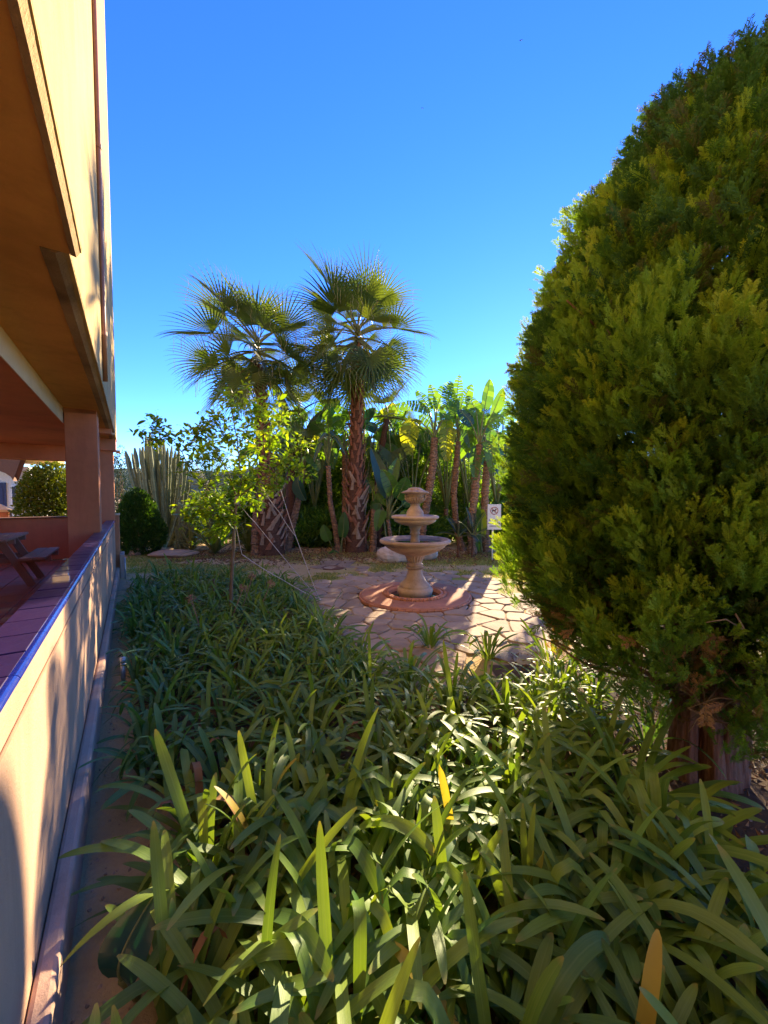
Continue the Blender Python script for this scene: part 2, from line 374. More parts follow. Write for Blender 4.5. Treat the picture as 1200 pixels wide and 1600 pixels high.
hgt[(u_ < -.25)] = np.minimum(hgt[(u_ < -.25)], -.005)
zone = np.where(bedw, .12, 0.0)                               # 0.0-0.2 bed soil ... 0.5 sand, 0.8 lawn
grassn = fbm(GX * .9 + 3, GY * 1.3, 11)
zone = np.where(~bedw, .42 + .5 * np.clip((grassn - .42) * 3, 0, 1), zone)
zone = np.where((~bedw) & (GY < 3.6) & (GX > 1.0), .22, zone)  # dark mulch and gravel round the cypress
zone = np.where(~near, .85, zone)
zone = np.where(GY > 9.8, .5, zone)
zone = np.where((~bedw) & (GY > 7.3) & (GY < 9.8) & near, np.clip(.62 + (grassn - .4) * .9, .5, .88), zone)
zone = np.where((u_ < .35) & (GY < 4.5) & (~bedw), .50, zone)
V = np.stack([GX.ravel(), GY.ravel(), hgt.ravel()], 1)
ny, nx = GX.shape; ii = np.arange(ny * nx).reshape(ny, nx)
Q = np.stack([ii[:-1, :-1], ii[:-1, 1:], ii[1:, 1:], ii[1:, :-1]], -1).reshape(-1, 4)
t = NT('garden_earth'); a = t.n('ShaderNodeAttribute', attribute_name='tint'); c = t.coord('Object')
n1 = t.noise(3, 6, .7, c); n2 = t.noise(45, 6, .75, c); n3 = t.noise(14, 4, .6, c)
f = t.math('ADD', a.outputs['Fac'], t.math('MULTIPLY', t.math('SUBTRACT', n3.outputs['Fac'], .5), .16))
cc = t.ramp(f, [(0, (.13, .085, .055)), (.14, (.19, .125, .078)), (.25, (.085, .066, .052)), (.38, (.40, .30, .20)), (.5, (.60, .43, .22)), (.72, (.50, .40, .14)), (.9, (.27, .33, .065))])
cc = t.mix(t.math('MULTIPLY', n2.outputs['Fac'], .55), cc, t.mix(1.0, cc, (.45, .42, .40), 'MULTIPLY'))
t.surf(cc, .95, t.bump(n2.outputs['Fac'], .9, .015, t.bump(n1.outputs['Fac'], .4, .03)), .1)
big('ground', V, Q, zone.ravel(), t.m, kind='structure', smooth=True)

# ------------------------------------------------------------------ villa with terrace (wall frame: u out of the wall, v along it)
VE = 9.5
bld = thing('villa', 'orange and cream stucco villa with an open pillared terrace on the left', 'building', (-.9, 4, 0), YAW_WALL)
def part(name, mat, parent, boxes, bevel=0, **k):
    m = MB()
    for a, b in boxes: m.box(a, b)
    o = m.obj(name, mat, parent, **k)
    if bevel:
        md = o.modifiers.new('bevel', 'BEVEL'); md.width = bevel; md.segments = 2; md.limit_method = 'ANGLE'
    return o
part('upper_wall', M['cream'], bld, [((-.245, 2.252, 2.69), (-.205, VE + .02, 11.5)), ((-4, 9.30, 2.69), (-.245, VE + .02, 11.5))])
part('projecting_wall', M['cream'], bld, [((-.245, -4, 2.70), (-.16, 2.25, 11.5))])
m = MB()
for (ua, ub, za, zb, va, vb) in ((-.200, -.1585, 2.672, 2.712, -4, 2.248), (-.305, -.2035, 2.674, 2.700, 2.256, 9.2)):
    nn = 160; V = []
    for i_ in range(nn + 1):
        v_ = va + (vb - va) * i_ / nn
        j_ = rnd.uniform(-.0035, .0035)
        V += [(ua, v_, za + .004 + j_), (ua + .02 * (ub - ua) / .04, v_, za + j_ * .6), (ub + j_ * .3, v_, zb - .012 * 0 + j_ * .5), (ub - .03, v_, zb + .02)]
    m.add(V, [(4 * i_ + k_, 4 * i_ + k_ + 1, 4 * i_ + k_ + 5, 4 * i_ + k_ + 4) for i_ in range(nn) for k_ in range(3)] + [(0, 1, 2, 3), (4 * nn + 3, 4 * nn + 2, 4 * nn + 1, 4 * nn)])
m.obj('edge_band', M['facade_edge'], bld)
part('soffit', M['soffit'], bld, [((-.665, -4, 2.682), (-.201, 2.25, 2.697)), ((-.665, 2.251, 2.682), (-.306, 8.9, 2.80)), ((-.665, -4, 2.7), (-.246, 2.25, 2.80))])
part('inner_ceiling', M['terracotta_wall'], bld, [((-6, -4, 2.50), (-.676, 9.0, 2.80))])
part('beam', M['beam'], bld, [((-.675, -4, 2.49), (-.667, 6.10, 2.693))])
part('cross_beam', M['terracotta_wall'], bld, [((-6, 9.0, 2.24), (-.665, 9.28, 2.52)), ((-.664, 8.95, 2.46), (-.215, 9.28, 2.69))])
part('cross_beam', M['terracotta_wall'], bld, [((-.664, 7.6, 2.60), (-.235, 7.85, 2.69))])
part('cross_beam', M['terracotta_wall'], bld, [((-.664, 6.12, 2.63), (-.335, 6.45, 2.69))])
part('ledge', M['beam'], bld, [((-.215, 8.97, 2.44), (-.15, 9.28, 2.475))])
part('ledge', M['beam'], bld, [((-.232, 7.62, 2.59), (-.19, 7.83, 2.62))])
part('pillar', M['terracotta_wall'], bld, [((-.66, 6.12, .40), (-.335, 6.47, 2.685))], .006)
part('pillar', M['terracotta_wall'], bld, [((-.52, 9.02, 1.0), (-.262, 9.30, 2.47))], .006)
part('back_wall', M['terracotta_wall'], bld, [((-6.2, -4, .40), (-6.0, VE, 2.8))])
part('near_wall', M['terracotta_wall'], bld, [((-6, -4.2, 0), (-.28, -4.0, 2.7))])
# downpipe with clips
dp = MB(); dp.tube([(-.188, 4.8, z) for z in np.linspace(2.75, 11, 12)], .024, 12)
o = dp.obj('downpipe', M['copper'], bld, smooth=True)
for z in (3.2, 5.0, 6.8, 8.6):
    m = MB(); m.tube([(-.188, 4.8, z), (-.188, 4.8, z + .04)], .030, 12); m.box((-.205, 4.77, z + .005), (-.18, 4.83, z + .035))
    m.obj('pipe_clip', M['copper'], o)
# parapet with glazed tiles
par = thing('parapet', 'cream stucco parapet wall capped with purple blue glazed tiles', 'wall', (-.30, 4, 0), YAW_WALL)
part('wall_body', M['parapet'], par, [((-.395, -2.5, .0), (-.27, VE - .35, 1.11))])
part('plinth', M['plinth'], par, [((-.268, -2.5, -.1), (-.21, VE - .36, .205))], .015)
part('mortar_bed', M['grout'], par, [((-.400, -2.5, 1.111), (-.274, VE - .35, 1.1275))])
m = MB(); m.tube([(-.267, v, .993 + .002 * math.sin(v * 5)) for v in np.linspace(-2.4, VE - .4, 60)], .0045, 6); m.obj('cable', M['seed'], par, smooth=True)
def slab_mesh(name, w_, l_, h, ch, mat):
    m = MB(); a, b = w_ / 2, l_ / 2
    V = [(-a, -b, 0), (a, -b, 0), (a, b, 0), (-a, b, 0), (-a, -b, h - ch), (a, -b, h - ch), (a, b, h - ch), (-a, b, h - ch),
         (-a + ch, -b + ch, h), (a - ch, -b + ch, h), (a - ch, b - ch, h), (-a + ch, b - ch, h)]
    m.add(V, [(3, 2, 1, 0), (0, 1, 5, 4), (1, 2, 6, 5), (2, 3, 7, 6), (3, 0, 4, 7), (4, 5, 9, 8), (5, 6, 10, 9), (6, 7, 11, 10), (7, 4, 8, 11), (8, 9, 10, 11)])
    return m.mesh(name, mat)
tile_me = slab_mesh('tile', .127, .187, .012, .0025, M['cap_tile'])
bm_ = MB()
for i in range(9):                                                # quarter round trim
    pass
th = np.linspace(0, math.pi / 2, 7); prof = [(-.012, -.028), (.0, -.028)] + [(.0 + .0 + .014 * math.cos(x) - .002, -.006 + .014 * math.sin(x)) for x in th] + [(-.012, .008)]
l2 = .194
V = [(p[0], -l2, p[1]) for p in prof] + [(p[0], l2, p[1]) for p in prof]; k = len(prof)
bm_.add(V, [(i, (i + 1) % k, k + (i + 1) % k, k + i) for i in range(k)] + [tuple(range(k - 1, -1, -1)), tuple(range(k, 2 * k))])
trim_me = bm_.mesh('trim_tile', M['trim_tile'], smooth=False)
i = 0; v = -.49
bx, by, bz = BASE[par.name]
while v < VE - .45:
    link_shared('cap_tile', tile_me, par, (-.3385 - bx, v - by, 1.119 + rnd.uniform(-.0008, .0012) - bz), (rnd.uniform(-.006, .006), rnd.uniform(-.006, .006), 0)); v += .1945
v = -.40
while v < VE - .5:
    link_shared('trim_tile', trim_me, par, (-.266 - bx, v - by, 1.122 - bz), (0, 0, rnd.uniform(-.003, .003))); v += .391
pier = thing('end_pier', 'low terracotta pier with pink plinth at the far end of the parapet', 'pier', (-.3, VE - .1, 0), YAW_WALL)
part('pier_body', M['terracotta_wall'], pier, [((-.52, VE - .34, .0), (-.20, VE, 1.22))], .008)
part('pier_plinth', M['plinth'], pier, [((-.205, VE - .5, -.05), (-.13, VE + .04, .46))], .012)
part('pier_cap', M['beam'], pier, [((-.26, VE - .36, 1.221), (-.185, VE + .02, 1.245))], .004)
ew = thing('terrace_end_wall', 'low terracotta wall closing the far end of the terrace', 'wall', (-2, VE, 0), YAW_WALL)
part('wall_body', M['terracotta_wall'], ew, [((-5.9, VE - .2, .42), (-.525, VE, 1.19))])
part('coping', M['roof'], ew, [((-5.9, VE - .23, 1.191), (-.525, VE + .03, 1.215))], .004)
# terrace floor
fl = thing('terrace_floor', None, None, (-2, 4, .42), YAW_WALL, kind='structure')
part('floor_slab', M['grout'], fl, [((-5.99, -3.9, .0), (-.40, VE - .2, .408))])
ft = slab_mesh('floor_tile', .322, .322, .012, .003, M['floor_tile'])
bx, by, bz = BASE[fl.name]
for iu in range(9):
    for iv in range(29):
        uu = -.575 - iu * .33; vv = .1 + iv * .33
        if vv > VE - .37 or (abs(uu + .5) < .33 and 5.8 < vv < 6.6 and False): continue
        link_shared('floor_tile', ft, fl, (uu - bx, vv - by, .408 - bz), (rnd.uniform(-.003, .003), rnd.uniform(-.003, .003), 0))
# picnic table
pt = thing('picnic_table', 'weathered brown picnic table with attached benches on the terrace', 'table', (-1.60, 6.95, .42), YAW_WALL)
def plank(name, a, b, par_, mat=M['wood'], bev=.006):
    return part(name, mat, par_, [(a, b)], bev)
for k in range(5): plank('table_plank', (-1.945 + k * .14, 6.3, 1.045), (-1.945 + k * .14 + .125, 7.55, 1.075), pt)
for s in (-1, 1):
    for k in range(2):
        u0 = -1.60 + s * .56 + (k - 1) * .13
        plank('bench_plank', (u0, 6.38, .80), (u0 + .12, 7.55, .83), pt)
def slanted(name, p, q, wd, th_, par_, mat=M['wood']):
    p, q = Vector(p), Vector(q); d = (q - p).normalized(); s_ = Vector((0, 1, 0)); n_ = d.cross(s_).normalized(); V = []
    for e in (p, q):
        for x, y in ((-1, -1), (1, -1), (1, 1), (-1, 1)): V.append(e + n_ * x * wd / 2 + s_ * y * th_ / 2)
    m = MB(); m.add([tuple(x) for x in V], [(3, 2, 1, 0), (4, 5, 6, 7), (0, 1, 5, 4), (1, 2, 6, 5), (2, 3, 7, 6), (3, 0, 4, 7)])
    o = m.obj(name, mat, par_); md = o.modifiers.new('bevel', 'BEVEL'); md.width = .004; return o
for vv in (6.72, 7.32):
    for s in (-1, 1): slanted('leg', (-1.60 + s * .20, vv, 1.04), (-1.60 + s * .50, vv, .422), .085, .04, pt)
    slanted('bench_support', (-2.29, vv + .042, .765), (-.91, vv + .042, .765), .07, .038, pt)
    slanted('table_support', (-1.94, vv + .042, 1.01), (-1.26, vv + .042, 1.01), .06, .038, pt)
# neighbouring house seen through the terrace
nh = thing('neighbouring_house', 'white house with brown arched porch seen through the terrace opening', 'building', (-5, 18, 0), YAW_WALL)
part('wall', M['white'], nh, [((-9, 18, 0), (-2.95, 22, 2.62))])
part('upper_wall', M['cream'], nh, [((-9.2, 17.7, 2.95), (-2.4, 22, 5.5))])
m = MB(); arc = [(-3.2 - 1.8 + 1.8 * math.cos(x), 2.1 + .55 * math.sin(x)) for x in np.linspace(0, math.pi, 15)]
pts = [(-2.95, 2.1), (-2.95, 2.95), (-7.2, 2.95), (-7.2, 2.1)]
outer = [(-2.95 - 4.25 * i / 14, 2.95) for i in range(15)]
V = [(x, 17.2, z) for x, z in arc] + [(x, 17.2, z) for x, z in outer] + [(x, 17.9, z) for x, z in arc] + [(x, 17.9, z) for x, z in outer]
Fq = []
for i in range(14): Fq += [(i, i + 1, 16 + i, 15 + i), (30 + i + 1, 30 + i, 45 + i, 46 + i), (i + 1, i, 30 + i, 31 + i), (15 + i, 16 + i, 46 + i, 45 + i)]
m.add(V, Fq); m.obj('porch_arch', M['roof'], nh)
d = part('door', M['dark_blue'], nh, [((-4.3, 17.93, .45), (-3.52, 18.01, 2.05))])
part('door_panel', M['dark_blue'], d, [((-3.9, 17.91, 1.25), (-3.6, 17.94, 1.9))])
wn = part('window', M['white'], nh, [((-3.40, 17.93, 1.22), (-3.16, 18.01, 1.96))])
part('pane', M['glass'], wn, [((-3.37, 17.91, 1.26), (-3.285, 17.935, 1.92))]); part('pane', M['glass'], wn, [((-3.275, 17.91, 1.26), (-3.19, 17.935, 1.92))])
gp = thing('gate_post', 'squat orange gate post with a pyramid cap behind the terrace wall', 'post', (-2.2, 12, 0), YAW_WALL)
part('shaft', M['terracotta_wall'], gp, [((-2.62, 11.85, 0), (-2.30, 12.15, 1.24))], .01)
m = MB(); m.box((-2.66, 11.81, 1.241), (-2.26, 12.19, 1.29)); m.add([(-2.66, 11.81, 1.291), (-2.26, 11.81, 1.291), (-2.26, 12.19, 1.291), (-2.66, 12.19, 1.291), (-2.46, 12, 1.42)], [(0, 1, 4), (1, 2, 4), (2, 3, 4), (3, 0, 4), (3, 2, 1, 0)])
m.obj('cap', M['beam'], gp)

# ------------------------------------------------------------------ fountain
fo = thing('fountain', 'tiered sandstone fountain on a round terracotta slab in the paving', 'fountain', (*FC, 0))
KZ, KR = .01008, .01008 / 6
fz = lambda y: 1.6 - ((740 + y / 6) - 775) * KZ
def fl_lathe(name, pr, mat=M['fountain'], n=72, mod=None, **k):
    m = MB(); m.lathe([(r * KR, fz(y)) for r, y in pr], (*FC, 0), n, mod); return m.obj(name, mat, fo, smooth=True, **k)
slab = MB(); sp = [(.50, -.01), (.50, .052), (.54, .066), (.84, .058), (.862, .045), (.865, -.02)]
slab.lathe(sp, (*FC, 0), 96); so = slab.obj('base_slab', M['terracotta'], fo, smooth=False)
for p in so.data.polygons: p.use_smooth = False
m = MB(); m.lathe([(.40, -.02), (.40, .07), (.415, .085), (.44, .085), (.455, .062)], (*FC, 0), 96); m.obj('basin_rim', M['terracotta'], fo, smooth=True)
bead = slab_mesh('rim_tile', .05, .052, .035, .010, M['terracotta'])
for k in range(52):
    th_ = 2 * math.pi * k / 52; link_shared('rim_tile', bead, fo, (.478 * math.cos(th_), .478 * math.sin(th_), .055 + rnd.uniform(-.002, .002)), (0, rnd.uniform(-.03, .03), th_))
edge = slab_mesh('edge_tile', .03, .095, .045, .008, M['terracotta'])
for k in range(54):
    th_ = 2 * math.pi * k / 54; link_shared('edge_tile', edge, fo, (.872 * math.cos(th_), .872 * math.sin(th_), -.005), (0, .0, th_))
m = MB(); m.lathe([(.01, .022), (.41, .022)], (*FC, 0), 48); m.obj('pool_water', M['water'], fo)
m = MB(); m.lathe([(.01, -.04), (.42, -.04)], (*FC, 0), 48); m.obj('basin_floor', M['fountain'], fo)
fl_lathe('pedestal', [(150, 1150), (164, 1118), (170, 1100), (166, 1080), (150, 1066), (140, 1062), (146, 1052), (140, 1040), (118, 1022), (98, 995), (82, 965), (72, 935), (66, 905), (66, 896), (74, 892)])
bd = MB(); bd.lathe([(70 * KR, fz(892)), (78 * KR, fz(888)), (78 * KR, fz(876)), (70 * KR, fz(870))], (*FC, 0), 40)
bo = bd.obj('bead_band', M['fountain'], fo, smooth=True)
bead_m = MB()
for k in range(34):
    th_ = 2 * math.pi * k / 34; c_ = (FC[0] + 80 * KR * math.cos(th_), FC[1] + 80 * KR * math.sin(th_))
    bead_m.lathe([(.001, fz(893)), (.010, fz(889)), (.012, fz(882)), (.010, fz(875)), (.001, fz(871))], (c_[0], c_[1], 0), 8)
bead_m.obj('beads', M['fountain'], fo, smooth=True, kind='stuff')
flute = lambda n, dep, rows: (lambda i, th: 1 + (dep * (abs(math.cos(n * th / 2)) - .6) if i in rows else 0))
fl_lathe('fluted_neck', [(68, 870), (74, 862), (78, 852), (72, 845), (64, 842), (64, 828), (74, 824), (70, 815), (78, 795), (88, 775), (98, 764)], n=144, mod=flute(18, .16, (7, 8, 9)))
fl_lathe('large_bowl', [(60, 775), (99, 765), (150, 750), (215, 722), (262, 696), (284, 676), (288, 668), (284, 662), (292, 657), (318, 652), (331, 644), (335, 632), (330, 620), (316, 612), (300, 616), (280, 632), (200, 668), (100, 680), (40, 682)], n=96)
m = MB(); m.lathe([(.01, fz(640)), (270 * KR, fz(640))], (*FC, 0), 64); m.obj('bowl_water', M['water'], fo)
fl_lathe('middle_column', [(46, 690), (46, 628), (42, 620), (40, 575), (46, 570), (50, 562), (46, 555), (42, 548), (44, 535), (50, 520), (58, 500), (62, 492), (60, 486)], n=48)
fl_lathe('small_bowl', [(40, 495), (70, 489), (120, 480), (165, 464), (192, 448), (197, 438), (193, 430), (202, 426), (218, 419), (224, 408), (220, 398), (208, 392), (190, 396), (120, 412), (60, 414)], n=96)
fl_lathe('upper_plinth', [(84, 420), (84, 382), (80, 378), (80, 365), (74, 350), (66, 338), (52, 322), (44, 306), (42, 300), (46, 296), (46, 288), (38, 284)], n=48)
fl_lathe('urn', [(36, 286), (48, 280), (70, 268), (86, 252), (93, 236), (88, 224), (80, 221), (84, 214), (86, 200), (94, 190), (120, 186), (131, 180), (130, 174), (112, 168)], n=176, mod=flute(22, .14, (2, 3, 4, 5)))
fl_lathe('urn_lid', [(118, 170), (90, 160), (72, 152), (70, 146), (58, 138), (40, 132), (18, 130), (1, 128)], n=64, mod=lambda i, th: 1 + .05 * math.sin(7 * th + i))
for th_ in (R(205), R(335)):
    m = MB(); cx = FC[0] + 92 * KR * math.cos(th_); cy = FC[1] + 92 * KR * math.sin(th_)
    m.tube([(cx, cy, fz(196)), (cx + .02 * math.cos(th_), cy + .02 * math.sin(th_), fz(205)), (cx + .016 * math.cos(th_), cy + .016 * math.sin(th_), fz(222)), (cx - .004, cy, fz(235))], [.010, .013, .012, .008], 8); m.obj('lion_spout', M['fountain'], fo, smooth=True)

# ------------------------------------------------------------------ flagstones (crazy paving)
pv = thing('paving', None, None, (FC[0], FC[1], 0), kind='structure')
def clip(poly, px_, py_, nx_, ny_):
    out = []
    for i in range(len(poly)):
        a, b = poly[i], poly[(i + 1) % len(poly)]
        da = (a[0] - px_) * nx_ + (a[1] - py_) * ny_; db = (b[0] - px_) * nx_ + (b[1] - py_) * ny_
        if da <= 0: out.append(a)
        if (da < 0 < db) or (db < 0 < da):
            t_ = da / (da - db); out.append((a[0] + (b[0] - a[0]) * t_, a[1] + (b[1] - a[1]) * t_))
    return out
seeds = []
prng = random.Random(3)
for _ in range(9000):
    x = prng.uniform(-2.2, 4.6); y = prng.uniform(3.6, 8.9)
    if all((x - a) ** 2 + (y - b) ** 2 > .245 ** 2 for a, b in seeds): seeds.append((x, y))
nst = 0
for (x, y) in seeds:
    d_ = math.hypot(x - FC[0], y - FC[1]); u1, v1 = world2wall(x, y)
    ok = d_ < 2.15 + .25 * math.sin(3 * math.atan2(y - FC[1], x - FC[0])) or (x > 1.5 and 3.9 < y < 6.9) or (x < -.4 and 7.9 < y < 8.9 and x > -1.9)
    if not ok or d_ < .80: continue
    if bool(inside(x, y, BED)): continue
    if d_ > 1.5 and y > 6.2 and prng.random() < .3: continue
    poly = [(x - .5, y - .5), (x + .5, y - .5), (x + .5, y + .5), (x - .5, y + .5)]
    for (a, b) in seeds:
        if (a, b) == (x, y) or abs(a - x) > 1 or abs(b - y) > 1: continue
        mx_, my_ = (a + x) / 2, (b + y) / 2; L_ = math.hypot(a - x, b - y); nx_, ny_ = (a - x) / L_, (b - y) / L_
        poly = clip(poly, mx_ - nx_ * .010, my_ - ny_ * .010, nx_, ny_)
        if len(poly) < 3: break
    if len(poly) < 3: continue
    poly = clip([(a, b) for a, b in poly], FC[0] + (x - FC[0]) / d_ * .91, FC[1] + (y - FC[1]) / d_ * .91, -(x - FC[0]) / d_, -(y - FC[1]) / d_)
    if len(poly) < 3: continue
    pts = []
    for i in range(len(poly)):
        a, b = poly[i], poly[(i + 1) % len(poly)]
        if math.hypot(a[0] - b[0], a[1] - b[1]) < .02: continue
        for t_ in (.12, .5, .88): pts.append((a[0] + (b[0] - a[0]) * t_ + prng.uniform(-.006, .006), a[1] + (b[1] - a[1]) * t_ + prng.uniform(-.006, .006)))
    n_ = len(pts)
    if n_ < 6: continue
    h = .020 + prng.uniform(-.004, .008); tx, ty = prng.uniform(-.02, .02), prng.uniform(-.02, .02)
    hz = lambda p, k_: h * k_ + (p[0] - x) * tx + (p[1] - y) * ty
    inn = [(x + (p[0] - x) * .93, y + (p[1] - y) * .93) for p in pts]
    m = MB(); m.add([(p[0], p[1], -.03) for p in pts] + [(p[0], p[1], hz(p, .65)) for p in pts] + [(p[0], p[1], hz(p, 1)) for p in inn],
          [(i, (i + 1) % n_, n_ + (i + 1) % n_, n_ + i) for i in range(n_)] + [(n_ + i, n_ + (i + 1) % n_, 2 * n_ + (i + 1) % n_, 2 * n_ + i) for i in range(n_)] + [tuple(range(2 * n_, 3 * n_))])
    m.obj('flagstone', M['flag'], pv); nst += 1
print('flagstones', nst)
dr = MB(); c_ = G(520, 888); dr.lathe([(.26, -.01), (.26, .018), (.24, .024), (.20, .024), (.19, .016), (.001, .018)], c_, 32)
o = dr.obj('drain_cover', M['roof'], None, base=c_); tag(o, 'dark round drain cover in the paving left of the fountain', 'drain cover')

# boulders and loose slabs
def boulder(name, label, cat, c, size, seed, mat, flat=1.0, group=None):
    r_ = random.Random(seed); n_, m_ = 18, 10; V = []; Fc = []
    for i in range(m_ + 1):
        ph = math.pi * i / m_
        for k in range(n_):
            th_ = 2 * math.pi * k / n_; d_ = Vector((math.sin(ph) * math.cos(th_), math.sin(ph) * math.sin(th_), math.cos(ph)))
            q = 1 + .45 * (float(fbm(d_.x * 1.6 + seed, d_.y * 1.6 + d_.z * 1.3, seed, 3)) - .5) * 2 * .6
            V.append((c[0] + d_.x * size[0] * q, c[1] + d_.y * size[1] * q, c[2] + d_.z * size[2] * q * flat))
    for i in range(m_):
        for k in range(n_): Fc.append((i * n_ + k, (i + 1) * n_ + k, (i + 1) * n_ + (k + 1) % n_, i * n_ + (k + 1) % n_))
    mb = MB(); mb.add(V, Fc); o = mb.obj(name, mat, None, base=(c[0], c[1], 0)); tag(o, label, cat, group); return o
c_ = G(618, 880); boulder('boulder', 'broad cracked white boulder lying behind the fountain on its left', 'rock', (c_[0], c_[1] + .1, .20), (.40, .22, .25), 3, M['boulder'])
c_ = G(671, 876); boulder('boulder', 'smaller white boulder behind the fountain pedestal on its right', 'rock', (c_[0] - .02, c_[1] + .1, .19), (.25, .2, .22), 8, M['boulder'])
c_ = G(272, 868); boulder('stone_slab', 'flat pink stone slab on the lawn left of the lemon tree', 'rock', (c_[0], c_[1], .05), (.62, .55, .10), 5, M['flag'])
c_ = G(238, 863); boulder('stone_slab', 'pale flat stone on the grass beside the round shrub', 'rock', (c_[0], c_[1], .04), (.35, .3, .07), 15, M['boulder'])
c_ = G(212, 868); boulder('stone_slab', 'small sandy rock at the foot of the round shrub', 'rock', (c_[0], c_[1], .06), (.16, .2, .14), 25, M['flag'])

# sign
c_ = G(769.5, 877); Ys = c_[1]
sg = thing('warning_sign', 'small white no dogs sign on a thin white post by the cypress', 'sign', (c_[0], Ys, 0))
m = MB(); m.tube([(c_[0], Ys + .03, -.05), (c_[0], Ys + .03, .95)], .019, 10); m.obj('post', M['white'], sg, smooth=True)
p0 = W(761.5, 827.5, Ys); p1 = W(783, 788, Ys)
part('panel', M['white'], sg, [((p0[0], Ys - .008, p0[2]), (p1[0], Ys + .008, p1[2]))], .003)
red = plain('sign_red', (.42, .03, .03), .5); blk = plain('sign_black', (.02, .02, .025), .5); gry = plain('sign_text_grey', (.12, .12, .16), .5)
cc_ = W(772.2, 798, Ys); rr_ = .088
m = MB(); ring = [(cc_[0] + rr_ * math.cos(x), Ys - .0115, cc_[2] + rr_ * math.sin(x)) for x in np.linspace(0, 2 * math.pi, 33)]; m.tube(ring, .008, 6); m.tube([(cc_[0] - rr_ * .7, Ys - .0145, cc_[2] + rr_ * .7), (cc_[0] + rr_ * .7, Ys - .0145, cc_[2] - rr_ * .7)], .007, 6)
m.obj('prohibition_circle', red, sg, smooth=True)
dog = [(-.055, -.045), (-.04, -.045), (-.038, -.012), (.012, -.015), (.012, -.045), (.026, -.045), (.03, -.0), (.045, .02), (.06, .024), (.058, .038), (.04, .048), (.03, .052), (.022, .035), (.01, .018), (-.04, .016), (-.055, .032), (-.062, .028), (-.05, .006)]
m = MB(); n_ = len(dog); m.add([(cc_[0] + x, Ys - .0098, cc_[2] + z) for x, z in dog] + [(cc_[0] + x, Ys - .008, cc_[2] + z) for x, z in dog], [tuple(range(n_))] + [(i, (i + 1) % n_, n_ + (i + 1) % n_, n_ + i) for i in range(n_)])
m.obj('dog_symbol', blk, sg)
for k, (zz, wd) in enumerate(((812.5, .8), (817.5, .9), (822, .7))):
    q = W(772.2, zz, Ys); ww = (p1[0] - p0[0]) * wd / 2
    segs = 7; mm = MB()
    for s_ in range(segs):
        a_ = q[0] - ww + 2 * ww * s_ / segs; mm.box((a_, Ys - .0098, q[2] - .014), (a_ + 2 * ww / segs * .72, Ys - .0082, q[2] + .014))
    mm.obj('text_line', gry, sg)

# ------------------------------------------------------------------ hill
m = MB(); n_ = 90; xs = np.linspace(-260, 420, n_); V = []
rows = 8
for j in range(rows):
    for i, x in enumerate(xs):
        top = 20 + 26 * math.exp(-((x - 45) / 75) ** 2) + 0 + 6 * float(fbm(x * .03, 1.7, 2)) * 2 - 6 + 1.2 * float(fbm(x * .3, 4, 9))
        V.append((x, 170 + j * 22, -2 + top * math.sin(min(j / 4, 1) * math.pi / 2) if j <= 4 else -2 + top * (1 - (j - 4) / 4.0)))
Fq = [(j * n_ + i, j * n_ + i + 1, (j + 1) * n_ + i + 1, (j + 1) * n_ + i) for j in range(rows - 1) for i in range(n_ - 1)]
m.add(V, Fq)
t = NT('wooded_hillside'); c = t.coord('Object'); n1 = t.noise(.35, 6, .7, c)
t.surf(t.ramp(n1.outputs['Fac'], [(.35, (.035, .06, .045)), (.65, (.07, .10, .065))]), .95, t.bump(n1.outputs['Fac'], 1, 2.0), .1)
m.obj('hill', t.m, None, smooth=True, kind='structure')

# ------------------------------------------------------------------ big cypress (flat upright sprays of scale leaves)
CC = (2.08, 2.48)
cy = thing('cypress_tree', 'large dense green cypress with red brown fluted trunks on the right', 'tree', (CC[0] - .2, CC[1] - .3, 0))
rng = np.random.default_rng(5)
def crown_c(z): return CC[0] + .14 * max(0, z - 2.6)
def crown_r(z):
    zs = [.45, .72, 1.0, 1.3, 1.67, 2.0, 2.47, 2.9, 3.27, 3.8, 4.1, 4.4, 4.65]
    rs = [.60, 1.02, 1.13, 1.21, 1.27, 1.30, 1.23, 1.10, .96, .74, .58, .36, .08]
    return np.interp(z, zs, rs)
def spray_mesh(seed, ln=.15, wd=.095, nb=8):
    r = random.Random(seed); V = []; Qs = []; T = []
    def blade(p, d, L, w_, out):
        nx = -d[1], d[0]
        mid = .38
        k = len(V)
        off = r.uniform(-.006, .006)
        V.extend([(p[0], p[1], p[2]), (p[0] + d[0] * L * mid + nx[0] * w_, p[1] + d[1] * L * mid + nx[1] * w_, p[2] + off), (p[0] + d[0] * L, p[1] + d[1] * L, p[2] + off * 2), (p[0] + d[0] * L * mid - nx[0] * w_, p[1] + d[1] * L * mid - nx[1] * w_, p[2] + off)])
        Qs.append((k, k + 1, k + 2, k + 3))
    # main axis along +x, plane xy
    blade((0, 0, 0), (1, 0), ln, .0028, 0)
    for i in range(nb):
        f_ = .12 + .8 * i / nb; px_ = ln * f_; L = wd * .62 * math.sin(math.pi * min(1, (1.12 - f_) * .95)) ** .8 * r.uniform(.8, 1.15)
        for s_ in (-1, 1):
            a_ = R(r.uniform(34, 50)) * s_; d = (math.cos(a_), math.sin(a_)); z0 = r.uniform(-.006, .006)
            blade((px_, 0, z0), d, L, .0028, 0)
            nn = max(2, int(L / .0080))
            for j in range(nn):
                g = .22 + .72 * j / nn; q = (px_ + d[0] * L * g, d[1] * L * g, z0)
                for s2 in (-1, 1):
                    a2 = a_ + s2 * R(r.uniform(28, 44)); blade(q, (math.cos(a2), math.sin(a2)), L * .34 * (1.15 - g), .0023, 0)
    me = bpy.data.meshes.new('spray'); me.from_pydata(V, [], Qs); me.materials.append(M['cyp']); return me
